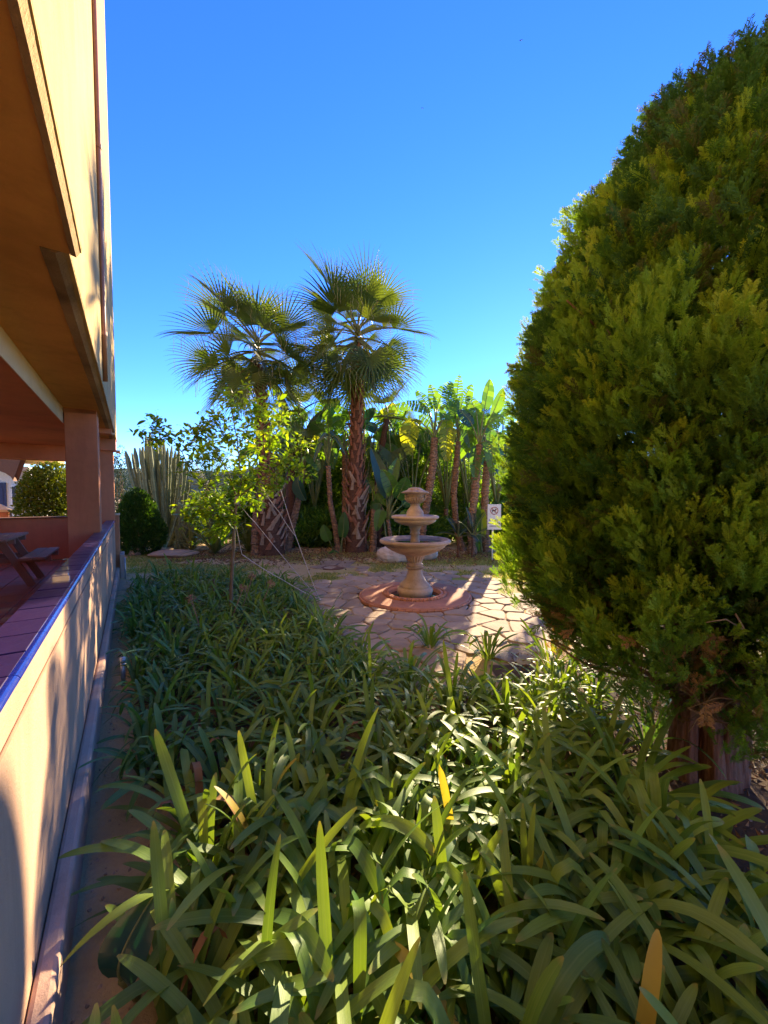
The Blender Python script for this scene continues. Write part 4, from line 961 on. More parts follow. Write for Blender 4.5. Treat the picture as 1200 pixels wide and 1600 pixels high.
hz = [(455, 690, 13.6, 42, 'dark green hedge shrub behind the slim leaning trunk'), (508, 668, 14.2, 45, 'dark leafy shrub filling the gap between the two tall palms'), (570, 690, 13.8, 42, 'bushy shrub right behind the straight palm trunk'),
      (622, 655, 14.0, 46, 'tall bright oleander bush left of the fountain urn'), (668, 672, 13.5, 44, 'oleander bush right behind the fountain urn'), (722, 722, 13.6, 46, 'dense oleander bush behind the right group of trunks'), (785, 745, 14.2, 40, 'tall shrub partly hidden by the left edge of the cypress')]
for k, (px, py, Y, hwp, lab) in enumerate(hz):
    bush('oleander_bush', lab, 'bush', px, py, Y, hwp, 15000 if px < 640 else 8500, .17, M['hedge'], 40 + k, .24, group='bushes behind the palms', lumps=9)
bush('oleander_bush', 'low shrub behind the left palm trunk', 'bush', 395, 745, 13.2, 50, 11000, .16, M['hedge'], 60, .3)
bush('leafy_tree', 'leafy tree at the left behind the lemon tree crown', 'tree', 345, 770, 15.0, 55, 9000, .15, M['hedge'], 61, .3)
bush('undergrowth_bush', 'low dark undergrowth left of the fountain behind the trunks', 'bush', 495, 800, 12.4, 62, 9000, .2, M['hedge'], 62, .3, 5)
bush('undergrowth_bush', 'low dark undergrowth behind the fountain bowls', 'bush', 650, 800, 12.4, 62, 9000, .2, M['hedge'], 63, .3, 5)
bush('undergrowth_bush', 'low dark undergrowth behind the sign at the edge of the cypress', 'bush', 770, 790, 12.2, 55, 8000, .2, M['hedge'], 64, .3, 5)
bush('undergrowth_bush', 'dark scrub at the foot of the tall cactus', 'bush', 285, 800, 13.0, 50, 8000, .14, M['hedge'], 65, .25, 5)
bush('thin_tree', 'wispy grey green shrub between the terrace corner and the cactus', 'tree', 190, 700, 17, 18, 2200, .12, M['datepalm'], 66, .3, 6)
for (px, py, Y, hwp, lab, sd_) in ((60, 716, 15.2, 50, 'sunlit yellow green laurel bush seen through the terrace opening', 70),):
    u0, v0 = -1.52, 11.3; xw, yw = wall2world(-1.55, 11.4)
    o = thing('laurel_bush', lab, 'bush', (xw, yw, 0)); Ls = [(xw, yw, 1.2, .55, .5, 1.05), (xw + .1, yw, 1.75, .5, .45, .55), (xw - .12, yw, 1.55, .45, .4, .55)]
    leaf_cloud(o, Ls, 12000, .075, M['hedge_lit'], sd_, flat=.5); stem_bundle(o, xw, yw, 1.6, 7, .3, M['bark_thin'], 3)
# clipped dark shrub by the corner
c_ = G(208, 868); o = thing('round_shrub', 'dark green dome shaped conifer shrub at the corner of the terrace', 'bush', (c_[0], c_[1] + .3, 0))
leaf_cloud(o, [(c_[0], c_[1] + .3, .55, .66, .62, .62), (c_[0] - .05, c_[1] + .35, .95, .50, .48, .68), (c_[0] - .08, c_[1] + .35, 1.35, .3, .3, .42)], 20000, .075, M['shrub'], 71, up=1.2, flat=.4)
stem_bundle(o, c_[0], c_[1] + .3, 1.2, 6, .2, M['bark_thin'], 4)

# tall candelabra cactus: every stem its own part
Yc = 12.0; b = W(258, 856, Yc); ca = thing('candelabra_cactus', 'tall grey green cactus with dozens of upright stems by the terrace corner', 'cactus', (b[0], Yc, 0))
rc = random.Random(9)
tops = [(196, 705), (200, 712), (206, 708), (211, 700), (218, 700), (223, 698), (228, 680), (232, 690), (234, 675), (240, 700), (245, 694), (250, 680), (256, 690), (262, 700), (268, 696), (274, 706), (280, 700), (286, 716), (292, 722), (238, 715), (226, 722), (216, 730), (248, 720), (258, 724), (266, 726), (276, 732), (284, 742), (290, 755), (296, 748), (243, 745), (253, 750), (264, 756), (232, 740), (272, 765), (222, 750), (210, 745), (300, 770), (283, 775)]
for k, (tx_, ty_) in enumerate(tops):
    dy = rc.uniform(-.6, .6); T_ = Vector(W(tx_, ty_, Yc + dy)); f_ = rc.uniform(0.0, .5)
    B_ = Vector((b[0] + (T_.x - b[0]) * .22 + rc.uniform(-.12, .12), Yc + dy * .3, rc.uniform(-.05, .3)))
    elbow = Vector((B_.x + (T_.x - B_.x) * rc.uniform(.55, .8), Yc + dy * .8, B_.z + (T_.z - B_.z) * rc.uniform(.35, .5)))
    pts = []
    for s_ in np.linspace(0, 1, 15):
        q = B_ * (1 - s_) ** 2 + elbow * 2 * s_ * (1 - s_) + T_ * s_ * s_; pts.append(q + Vector((rc.uniform(-.012, .012), 0, 0)))
    r0 = rc.uniform(.045, .07); ph = rc.random() * 6
    m = MB(); m.tube(pts, [r0 * (1 + .12 * math.sin(i * 1.9 + ph)) for i in range(13)] + [r0 * .9, r0 * .35], 10, mod=lambda i, q, th: 1.2 if q % 2 else .72)
    m.obj('stem', M['cactus'], ca)
b2 = W(284, 858, 11.4); cb = thing('small_cactus', 'small clump of pale curved cactus stems right of the tall cactus', 'cactus', (b2[0], 11.4, 0))
for k, (tx_, ty_, ex, ey) in enumerate([(278, 782, 288, 800), (283, 800, 284, 830), (290, 812, 288, 840), (296, 806, 294, 830), (276, 822, 278, 840), (302, 822, 298, 842)]):
    T_ = Vector(W(tx_, ty_, 11.4)); B_ = Vector((b2[0] + rc.uniform(-.15, .15), 11.4 + rc.uniform(-.1, .1), 0)); E_ = Vector(W(ex, ey, 11.4))
    m = MB(); m.tube([B_ * (1 - s_) ** 2 + E_ * 2 * s_ * (1 - s_) + T_ * s_ * s_ for s_ in np.linspace(0, 1, 10)], [.055] * 8 + [.045, .02], 10, mod=lambda i, q, th: 1.2 if q % 2 else .75)
    m.obj('stem', M['cactus'], cb)
# feather palm: dark pinnate fronds
def feather_palm(label, base, heart, n, L, seed, tr=.18):
    r = random.Random(seed); o = thing('feather_palm', label, 'palm tree', base)
    slim_trunk(o, [(base[0], base[1], -.05), heart], tr, tr * .9, seed, mat='palm_bark')
    for k in range(n):
        az = k * 2.4 + seed; el = R(78 - 70 * k / n + r.uniform(-5, 5)); d = Vector((math.cos(az) * math.cos(el), math.sin(az) * math.cos(el), math.sin(el))); q = Vector(heart); pts = []; ds = []
        for i in range(16):
            pts.append(q.copy()); ds.append(d.copy()); q = q + d * L / 15; d = (d + Vector((0, 0, -.06))).normalized()
        m = MB(); m.tube(pts, list(np.linspace(.02, .004, 16)), 5, mi=1)
        for i in range(2, 16):
            for h in (0, .5):
                p = pts[i] if h == 0 or i == 15 else pts[i].lerp(pts[i + 1], .5); dd = ds[i]; s_ = dd.cross(Vector((0, 0, 1))); s_ = s_.normalized() if s_.length > .05 else Vector((1, 0, 0)); up = s_.cross(dd)
                ll = L * .26 * math.sin(math.pi * min(1, (i + 1) / 17)) ** .6 + .03
                for sg_ in (-1, 1):
                    e = p + (s_ * sg_ * .8 + dd * .65 + up * .3).normalized() * ll + Vector((0, 0, -.02)); mid = p.lerp(e, .4); w_ = dd * .011
                    m.add([tuple(p), tuple(mid + w_), tuple(e), tuple(mid - w_)], [(0, 1, 2, 3)], r.random())
        m.obj('frond', [M['datepalm'], M['petiole']], o, smooth=False)
bp = W(328, 860, 14.3); feather_palm('dark feather palm with upright spiky fronds behind the lemon tree', (bp[0], 14.3, 0), W(328, 765, 14.3), 26, 1.9, 2)
for (px, py, Y, L, n, lab) in ((738, 845, 10.2, .75, 8, 'small feather palm seedling at the foot of the right trunks'), (716, 848, 10.0, .6, 6, 'tiny feather palm seedling in front of the middle trunk')):
    q = G(px, 872); feather_palm(lab, (q[0], q[1], 0), (q[0], q[1], .55), n, L, int(px), .03)
# yuccas
def rosette(label, c, n, L, w_, seed, name='yucca_plant', cat='plant', mat='yucca', spread=60):
    r = random.Random(seed); o = thing(name, label, cat, c)
    for k in range(n):
        az = k * 2.4; el = R(88 - spread * (k / n) ** 1.1 + r.uniform(-6, 6)); d = Vector((math.cos(az) * math.cos(el), math.sin(az) * math.cos(el), math.sin(el))); q = Vector(c) + Vector((0, 0, .02)); V = []; ll = L * r.uniform(.75, 1.1)
        s_ = d.cross(Vector((0, 0, 1))); s_ = s_.normalized() if s_.length > .05 else Vector((1, 0, 0)); n_ = 8
        for i in range(n_):
            f_ = i / (n_ - 1); ww = w_ * (math.sin(math.pi * min(1, .25 + .75 * f_)) ** .6 if f_ < 1 else .03); up = s_.cross(d)
            V += [tuple(q - s_ * ww), tuple(q - up * ww * .3), tuple(q + s_ * ww)]; q = q + d * ll / (n_ - 1); d = (d + Vector((0, 0, -.05 - .08 * (k / n)))).normalized()
        m = MB(); m.add(V, [(3 * i + a_, 3 * i + a_ + 1, 3 * i + a_ + 4, 3 * i + a_ + 3) for i in range(n_ - 1) for a_ in (0, 1)], r.random()); m.obj('leaf', M[mat], o, smooth=True)
q = G(336, 866); rosette('upright striped yucca with long stiff leaves behind the lemon trunk', (q[0], q[1], 0), 42, 1.45, .035, 1)
q = G(388, 862); rosette('spiky grey green yucca right of the lemon tree trunk', (q[0], q[1], 0), 32, 1.0, .03, 2, spread=75)
q = G(300, 862); rosette('low spreading yucca beside the small cactus', (q[0], q[1], 0), 26, .9, .03, 3, spread=85)

# ------------------------------------------------------------------ young lemon tree with cords
YT = 4.8; g0 = G(360, 972); lt = thing('lemon_tree', 'young lemon tree with a thin trunk and light green leaves growing in the bed', 'tree', (g0[0], YT, 0))
rl = random.Random(21)
def wob(a, b, n_, amp): return [Vector(a).lerp(Vector(b), f_) + Vector((rl.uniform(-amp, amp), rl.uniform(-amp, amp), rl.uniform(-amp, amp))) * (1 if 0 < f_ < 1 else 0) for f_ in np.linspace(0, 1, n_)]
P0 = Vector((g0[0], YT, -.03)); P1 = Vector(W(366, 815, YT)); P2_ = Vector(W(371, 778, YT))
m = MB(); m.tube(wob(P0, P1, 9, .006) + [P2_], list(np.linspace(.026, .017, 10)), 10); m.obj('trunk', M['bark_thin'], lt, smooth=True)
branches = [((371, 778), [(385, 750), (402, 715), (405, 672), (400, 640)], .1), ((371, 778), [(378, 745), (372, 700), (365, 655), (362, 622)], -.2), ((371, 778), [(392, 762), (425, 735), (452, 712), (472, 700)], .1),
            ((366, 800), [(345, 790), (325, 765), (300, 740), (285, 705), (262, 680), (240, 660)], -.25), ((285, 705), [(300, 690), (318, 672), (330, 668)], -.2), ((371, 778), [(358, 745), (345, 715), (330, 695), (318, 668)], .3),
            ((402, 715), [(420, 695), (435, 672), (440, 650)], -.3), ((366, 812), [(348, 812), (330, 800), (312, 790)], -.3), ((366, 812), [(352, 822), (342, 835), (335, 838)], -.1), ((325, 765), [(318, 780), (305, 800), (300, 812)], -.1),
            ((372, 700), [(385, 675), (392, 650), (388, 615)], .25), ((372, 790), [(390, 790), (402, 785)], .2), ((452, 712), [(462, 730), (470, 745)], .0), ((262, 680), [(245, 688), (225, 690)], -.1), ((345, 715), [(330, 720), (312, 715)], .3), ((425, 735), [(430, 755), (425, 768)], -.1), ((372, 700), [(350, 680), (340, 655)], -.35), ((405, 672), [(425, 655), (430, 630)], .35)]
twigs = []
depth = {}
for (s0, pts_, dy) in branches:
    d_0 = depth.get(s0, 0.0); pp = [Vector(W(*s0, YT + d_0))]
    for i, q in enumerate(pts_):
        dd_ = d_0 + (dy - d_0) * (i + 1) / len(pts_); depth[q] = dd_; pp.append(Vector(W(*q, YT + dd_)))
    full = []
    for i in range(len(pp) - 1):
        for f_ in (0, .33, .66): full.append(pp[i].lerp(pp[i + 1], f_) + Vector((rl.uniform(-.008, .008),) * 3))
    full.append(pp[-1]); r0 = .012 if s0 == (371, 778) or s0 == (366, 800) else .007
    m = MB(); m.tube(full, list(np.linspace(r0, .0025, len(full))), 6)
    st = 2 if len(full) > 6 else 1
    for i in range(st, len(full)):
        twigs.append((full[i], (full[i] - full[i - 1]).normalized()))
        for j in range(3):
            e = full[i] + Vector((rl.uniform(-1, 1), rl.uniform(-1, 1), rl.uniform(-.5, 1))).normalized() * rl.uniform(.08, .24)
            m.tube([full[i], full[i].lerp(e, .5) + Vector((0, 0, .01)), e], [.003, .0022, .0012], 4)
            for f_ in (.4, .7, 1): twigs.append((full[i].lerp(e, f_), (e - full[i]).normalized()))
    m.obj('branch', M['bark_thin'], lt, smooth=True)
def lemon_leaf_mesh(seed):
    r = random.Random(seed); m = MB(); V = []; n_ = 6; cup = r.uniform(.1, .35); bend = r.uniform(.05, .3)
    for i in range(n_):
        f_ = i / (n_ - 1); ww = .26 * math.sin(math.pi * (.06 + .9 * f_)) ** .75 if i < n_ - 1 else .01
        z = -bend * f_ * f_; V += [(f_, -ww, z + ww * cup), (f_, 0, z), (f_, ww, z + ww * cup)]
    m.add(V, [(3 * i + a_, 3 * i + a_ + 1, 3 * i + a_ + 4, 3 * i + a_ + 3) for i in range(n_ - 1) for a_ in (0, 1)]); return m
lm = [lemon_leaf_mesh(s) for s in range(5)]; lmesh = [x.mesh('leaf', M['lemon'], smooth=True) for x in lm]
cnt = 0; stuffV = []; LP_, SX, SY, SZ, SS, ST = [], [], [], [], [], []
bl = Vector(BASE[lt.name])
cand = []
for (p, d) in twigs:
    for _ in range(6): cand.append((p, d))
rl.shuffle(cand); cand = cand[:3200]
for (p, d) in cand:
    q = p + Vector((rl.gauss(0, 1), rl.gauss(0, 1), rl.gauss(0, 1))) * .03
    ld = (d * .5 + Vector((rl.uniform(-1, 1), rl.uniform(-1, 1), rl.uniform(-.7, .6)))).normalized(); up = Vector((rl.uniform(-.5, .5), rl.uniform(-.5, .5), 1))
    Y_ = up.cross(ld).normalized(); Z_ = ld.cross(Y_); sc = rl.uniform(.05, .09) * (1.35 if rl.random() < .08 else 1)
    if cnt < 300:
        mt = Matrix((ld, Y_, Z_)).transposed().to_4x4(); o = link_shared('leaf', lmesh[cnt % 5], lt); o.matrix_local = Matrix.Translation(q - bl) @ mt @ Matrix.Scale(sc, 4); cnt += 1
    else:
        LP_.append(q); SX.append(ld); SY.append(Y_); SZ.append(Z_); SS.append(sc); ST.append(rl.random())
tv = np.concatenate(lm[1].v); tq = np.array(lm[1].f)
V, Q_, T_ = scatter_leaves(tv, tq, np.array(LP_), np.array(SX), np.array(SY), np.array(SZ), np.array(SS), np.array(ST))
big('foliage', V, Q_, T_, M['lemon'], lt, 'stuff', True, base=BASE[lt.name])
# broad leaves hanging low on the trunk
for k, (a, b_, ww) in enumerate([((362, 812), (350, 838), .05), ((360, 815), (330, 828), .055), ((364, 806), (372, 812), .045), ((350, 806), (342, 822), .05), ((344, 790), (338, 812), .045)]):
    paddle(lt, W(*a, YT), W(a[0] * .7 + b_[0] * .3, a[1] * .7 + b_[1] * .3 - 2, YT - .05), W(*b_, YT - .1), ww, 90 + k, 'lemon', tear=0, name='broad_leaf')
# cords to the peg
pg = G(499, 941); peg = thing('cord_peg', 'small pale peg in the paving where the cords are tied', 'peg', pg)
m = MB(); m.tube([(pg[0], pg[1], -.08), (pg[0], pg[1], .05), (pg[0] - .015, pg[1], .065)], [.012, .012, .016], 8); m.obj('shaft', M['cord'], peg, smooth=True)
m = MB(); m.tube([(pg[0] + .02 * math.cos(x), pg[1] + .02 * math.sin(x), .045 + .004 * math.sin(3 * x)) for x in np.linspace(0, 6.28, 14)], .006, 6); m.obj('knot', M['cord'], peg, smooth=True)
def cord(label, pts):
    P_ = []
    for i in range(len(pts) - 1):
        a, b_ = Vector(pts[i]), Vector(pts[i + 1])
        for f_ in np.linspace(0, 1, 10, endpoint=False): P_.append(a.lerp(b_, f_) + Vector((0, 0, -.015 * math.sin(math.pi * f_))))
    P_.append(Vector(pts[-1])); m = MB(); m.tube(P_, .0048, 6); o = m.obj('cord', M['cord'], None, smooth=True, base=tuple(pts[-1])); tag(o, label, 'cord')
pt_ = (pg[0], pg[1], .045)
cord('pale cord from the lemon tree fork down to the peg, uppermost of the three', [W(430, 738, YT + .1), W(462, 838, 5.3), pt_])
cord('pale cord running from the lemon tree trunk straight down to the peg', [W(371, 783, YT), W(400, 818, 4.98), pt_])
cord('lowest pale cord slung from low on the lemon trunk to the peg', [W(368, 818, YT), W(378, 866, 5.0), W(440, 905, 5.3), pt_])
cord('short pale cord from a lemon branch joining the longer cord halfway', [W(408, 760, YT), W(436, 800, 5.05), W(462, 838, 5.29)])
m = MB(); m.tube([W(369, 788, YT), W(371, 776, YT)], .030, 10); o = m.obj('cloth_tie', M['cord'], None, smooth=True, base=W(370, 788, YT)); tag(o, 'pale cloth tie wrapped round the fork of the lemon trunk', 'tie')
# stakes and pipe
g1 = G(334, 950); m = MB(); m.tube([g1, (g1[0] + .01, g1[1], .42)], [.014, .011], 8); m.tube([(g1[0] - .01, g1[1], .40), (g1[0] + .02, g1[1], .41)], .016, 6); o = m.obj('garden_stake', M['bark_thin'], None, base=g1); tag(o, 'short dark wooden stake standing left of the lemon trunk', 'stake')
g1 = G(193, 1072); m = MB(); m.tube([g1, (g1[0], g1[1], .22)], .017, 10); m.tube([(g1[0], g1[1], .20), (g1[0], g1[1], .245)], .021, 10); o = m.obj('irrigation_pipe', M['metal'], None, smooth=True, base=g1); tag(o, 'short pale standpipe in the plants beside the parapet', 'pipe')
g1 = G(196, 905); m = MB(); m.tube([g1, (g1[0], g1[1], .42)], .014, 8); o = m.obj('irrigation_pipe', M['metal'], None, smooth=True, base=g1); tag(o, 'thin grey pipe standing at the foot of the end pier', 'pipe')

# ------------------------------------------------------------------ agapanthus bed
def strap(seed, kind):
    """one strap leaf: grows up along z, leans to +x; returns verts, faces"""
    r = random.Random(seed); L = r.uniform(.44, .62); w0 = r.uniform(.015, .0215); n_ = 13
    if kind == 'up': a0, a1, pw = R(r.uniform(4, 20)), R(r.uniform(25, 60)), 1.6
    elif kind == 'arch': a0, a1, pw = R(r.uniform(10, 30)), R(r.uniform(85, 135)), 1.25
    elif kind == 'low': a0, a1, pw = R(r.uniform(35, 55)), R(r.uniform(100, 140)), 1.0
    else: a0, a1, pw = R(r.uniform(8, 25)), R(r.uniform(130, 165)), .9
    fold = r.uniform(.45, .7) if kind == 'fold' else None; tw = r.uniform(-.9, .9); V = []; p = Vector((0, 0, 0)); yaw = r.uniform(-.35, .35)
    FS = [0, .09, .18, .27, .36, .45, .54, .63, .72, .80, .87, .93, .97, 1.0]; n_ = len(FS)
    for i in range(n_):
        f_ = FS[i]
        a_ = (a0 + (a1 - a0) * f_ ** pw) if fold is None else (a0 + R(12) * f_ + (a1 - a0 - R(20)) / (1 + math.exp(-(f_ - fold) * 26)))
        d = Vector((math.sin(a_) * math.cos(yaw * f_), math.sin(a_) * math.sin(yaw * f_), math.cos(a_))); s_ = Vector((-math.sin(yaw * f_), math.cos(yaw * f_), 0)); up = d.cross(s_)
        q = Matrix.Rotation(tw * f_ * f_, 3, d); s_ = q @ s_; up = q @ up
        ww = w0 * min(1, .62 + .9 * f_) * (1 if f_ < .76 else math.sqrt(max(0, 1 - ((f_ - .76) / .243) ** 2)))
        ww = max(ww, .0012); ch = .30 * (1 - .6 * f_)
        V += [tuple(p - s_ * ww - up * ww * ch * -1), tuple(p), tuple(p + s_ * ww + up * ww * ch)]
        V[-3] = tuple(p - s_ * ww - up * (-ww * ch)) ; p = p + d * L * ((FS[i + 1] - f_) if i < n_ - 1 else 0)
    Fq = [(3 * i + a_, 3 * i + a_ + 1, 3 * i + a_ + 4, 3 * i + a_ + 3) for i in range(n_ - 1) for a_ in (0, 1)]
    return np.array(V), Fq
LC = np.array([(sd_, f_, 0) for f_ in [0, .09, .18, .27, .36, .45, .54, .63, .72, .80, .87, .93, .97, 1.0] for sd_ in (-1, 0, 1)], np.float32)
def set_lc(me, reps=1):
    at = me.attributes.new('lc', 'FLOAT_VECTOR', 'POINT'); at.data.foreach_set('vector', np.tile(LC, (reps, 1)).ravel())
kinds = ['up'] * 6 + ['arch'] * 9 + ['low'] * 5 + ['fold'] * 5
straps = [strap(100 + i, k) for i, k in enumerate(kinds)]
def strap_mesh(i, mat):
    m = MB(); m.add(straps[i][0], straps[i][1], .0); me = m.mesh('leaf', mat, smooth=True); set_lc(me); return me
sm = {k: [strap_mesh(i, M[k]) for i in range(len(straps))] for k in ('agap', 'agap_dark')}
sm['yellow_leaf'] = [strap_mesh(i, M['yellow_leaf']) for i in (2, 8)]; sm['dry'] = [strap_mesh(i, M['dry']) for i in (16, 17, 22)]
cr = random.Random(77); clumps = []
holes = [(*G(765, 1062)[:2], .26), (*G(930, 1175)[:2], .22), (*G(560, 1175)[:2], .10)]
for _ in range(60000):
    x = cr.uniform(-6.5, 2.2); y = cr.uniform(.48, 8.6)
    if not bool(inside(x, y, BED)): continue
    if any(math.hypot(x - a, y - b_) < r_ for a, b_, r_ in holes): continue
    if math.hypot(x - 1.85, y - 2.08) < .36: continue
    sp_ = .20 if y < 2.0 else .225 if y < 2.4 else (.245 if y < 4.5 else .28)
    if all((x - c[0]) ** 2 + (y - c[1]) ** 2 > sp_ ** 2 for c in clumps): clumps.append((x, y))
# lone clumps in front of the paving and beside the trunk
extra_cl = [(*G(672, 1012)[:2],), (*G(762, 1030)[:2],), (*G(860, 1050)[:2],), (*G(1010, 1165)[:2],)]
extra_lab = ['single agapanthus tuft standing in front of the fountain slab', 'single agapanthus tuft at the paving edge left of the cypress', 'yellowish green strap leaved tuft at the paving edge under the cypress', 'dark narrow leaved tuft just left of the cypress trunk']
print('clumps', len(clumps))
NEAR_Y = 2.35
groups = {'fgl': ('agapanthus clump in the near bed beside the bare strip along the parapet', 'near agapanthus clumps beside the bare strip'),
          'fg': ('agapanthus clump with long strap leaves in the middle of the near bed', 'agapanthus clumps in the middle of the near bed'),
          'fgr': ('agapanthus clump with broad leaves in the near right corner before the cypress', 'near agapanthus clumps before the cypress'),
          'mid': ('agapanthus clump in the dense middle of the planted bed', 'agapanthus clumps in the middle of the bed'),
          'midr': ('agapanthus clump between the paving edge and the cypress side of the bed', 'agapanthus clumps between paving and cypress'),
          'wall': ('bluish green agapanthus clump growing along the foot of the parapet', 'agapanthus clumps along the parapet'),
          'tree': ('agapanthus clump growing close around the lemon tree trunk', 'agapanthus clumps around the lemon tree'),
          'pave': ('agapanthus clump on the bed edge by the cord peg and paving', 'agapanthus clumps by the cord peg'),
          'far': ('agapanthus clump at the far end of the bed behind the lemon tree', 'agapanthus clumps at the far end of the bed')}
def zone_of(x, y):
    u1 = world2wall(x, y)[0]
    if u1 < .45 and y > 1.9: return 'wall'
    if y < NEAR_Y: return 'fgl' if x < -.35 else ('fgr' if x > .55 else 'fg')
    if math.hypot(x - g0[0], y - YT) < .8: return 'tree'
    if y < 4.4: return 'mid' if x < .35 else 'midr'
    return 'pave' if x > -1.6 else 'far'
def leafset(x, y, r, n, tall):
    u0, v0 = world2wall(x, y); out = []
    for k in range(n):
        f_ = k / n; i = r.choice([0, 1, 2, 3, 6, 7, 8, 9, 10, 11, 12, 13]) if f_ < .35 else r.choice(range(6, 25))
        az = k * 2.4 + r.uniform(-.4, .4); s_ = r.uniform(.78, 1.12) * tall
        for _t in range(6):                                     # keep leaves out of the wall
            if u0 + math.cos(az - YAW_WALL) * .40 * s_ > -.20: break
            az += 1.1
        out.append((i, x + math.cos(az) * r.uniform(.01, .05), y + math.sin(az) * r.uniform(.01, .05), az, r.uniform(-.12, .12), r.uniform(-.12, .12), s_))
    return out
def near_clump(x, y, lab, grp, r, mk, n, tall=1.0, wide=1.0):
    o = thing('agapanthus_clump', lab, 'plant', (x, y, 0), group=grp)
    for j, (i, lx, ly, az, ax_, ay_, s_) in enumerate(leafset(x, y, r, n, tall)):
        q = r.random()
        me = sm['yellow_leaf'][j % 2] if q < .005 else (sm['dry'][j % 3] if q < .03 and j > n * .6 else sm[mk][i])
        link_shared('leaf', me, o, (lx - x, ly - y, -.02), (ax_, ay_, az), (s_, s_ * wide, s_))
    return o
def far_clump(x, y, lab, grp, r, mk, n, tall=1.0):
    o = thing('agapanthus_clump', lab, 'plant', (x, y, 0), group=grp)
    Vs, Qs, Ts, k0 = [], [], [], 0
    for (i, lx, ly, az, ax_, ay_, s_) in leafset(x, y, r, n, tall):
        Mt = np.array((Matrix.Rotation(az, 3, 'Z') @ Matrix.Rotation(ay_, 3, 'Y') @ Matrix.Rotation(ax_, 3, 'X')))
        v = (straps[i][0] * np.array([1, .82, 1])) @ Mt.T * s_ + np.array([lx, ly, -.02]); Vs.append(v); Qs.append(np.array(straps[i][1]) + k0); k0 += len(v); Ts.append(np.full(len(v), r.random() * .9))
    q = big('foliage', np.concatenate(Vs), np.concatenate(Qs), np.concatenate(Ts), M[mk], o, 'stuff', True, base=(x, y, 0)); set_lc(q.data, len(Vs)); return o
nl = 0
for (x, y) in clumps:
    u1, v1 = world2wall(x, y); r = random.Random(int(x * 1000) * 7 + int(y * 1000)); wallish = u1 < .45 and y > 1.9
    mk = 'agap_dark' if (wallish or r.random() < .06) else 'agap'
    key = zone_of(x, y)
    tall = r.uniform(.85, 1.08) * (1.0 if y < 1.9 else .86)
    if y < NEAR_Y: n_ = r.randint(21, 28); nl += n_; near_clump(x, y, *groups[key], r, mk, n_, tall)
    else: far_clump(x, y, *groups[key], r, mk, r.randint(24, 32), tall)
for k, (c_, lab) in enumerate(zip(extra_cl, extra_lab)):
    r = random.Random(k); near_clump(c_[0], c_[1], lab, None, r, 'agap' if k != 3 else 'agap_dark', 22 if k < 2 else 30, [.8, .78, .9, 1.15][k], [1, 1, .6, .45][k])
print('near leaves', nl)
# one broad young leaf in the foreground by the wall, and yellowed upright leaves
q = G(215, 1560); sb = thing('canna_plant', 'single broad dark leaf with a pale midrib among the near strap leaves', 'plant', (q[0], q[1], 0))
paddle(sb, (q[0], q[1], 0), W(190, 1530, 1.12), W(240, 1400, 1.22), .085, 5, 'strel_dark', face=(-.1, -1, .8), tear=0)
for k, (bx_, by_, tx_, ty_, lab) in enumerate([(703, 1262, 686, 1195, 'upright yellow leaf standing out among the green leaves'), (812, 1440, 850, 1330, 'orange yellow curved leaf in the near foreground')]):
    b_ = Vector(W(bx_, by_, 1.62 - .25 * k)); T_ = Vector(W(tx_, ty_, 1.58 - .25 * k)); m = MB(); d = T_ - b_; s_ = d.cross(Vector((0, 1, .1))).normalized(); V = []; B0 = Vector((b_.x + .02, b_.y, 0.02)); n_ = 12
    for i in range(n_):
        f_ = i / (n_ - 1); p = B0 * (1 - f_) ** 2 + b_ * 2 * f_ * (1 - f_) + T_ * f_ * f_; ww = .017 * (1 if f_ < .7 else math.sqrt(max(0.005, 1 - ((f_ - .7) / .3) ** 2)))
        V += [tuple(p - s_ * ww), tuple(p + Vector((0, .006, 0))), tuple(p + s_ * ww)]
    m.add(V, [(3 * i + a_, 3 * i + a_ + 1, 3 * i + a_ + 4, 3 * i + a_ + 3) for i in range(n_ - 1) for a_ in (0, 1)], .3); o = m.obj('yellow_leaf', M['yellow_leaf'], None, smooth=True, base=tuple(B0)); tag(o, lab, 'leaf')
# dried seed heads
def seedhead(px, py, bx_, by_, Y, lab):
    c = Vector(W(px, py, Y)); gb = Vector(W(bx_, by_, Y)); gb.z = 0; o = thing('dried_flower_head', lab, 'flower', tuple(gb)); m = MB()
    m.tube([gb, gb.lerp(c, .5) + Vector((.01, 0, 0)), c], [.006, .005, .004], 6); m.obj('stalk', M['seed'], o, smooth=True); m = MB(); r = random.Random(int(px))
    for k in range(46):
        d = Vector((r.gauss(0, 1), r.gauss(0, 1), r.gauss(.35, 1))).normalized(); e = c + d * r.uniform(.030, .046); m.tube([c, e], [.0012, .0012], 3); m.tube([e, e + d * .006, e + d * .013], [.002, .0055, .001], 5)
    m.obj('seed_head', M['seed'], o)
seedhead(299, 936, 317, 1010, 4.1, 'dried round seed head on a thin stalk, leftmost of the four')
seedhead(380, 919, 352, 985, 4.5, 'dried seed head leaning just right of the lemon trunk, lower of the near pair')
seedhead(394, 901, 372, 975, 4.9, 'dried seed head standing highest behind the lemon trunk')
seedhead(423, 912, 392, 975, 4.7, 'dried seed head on the rightmost stalk, beside the cords')

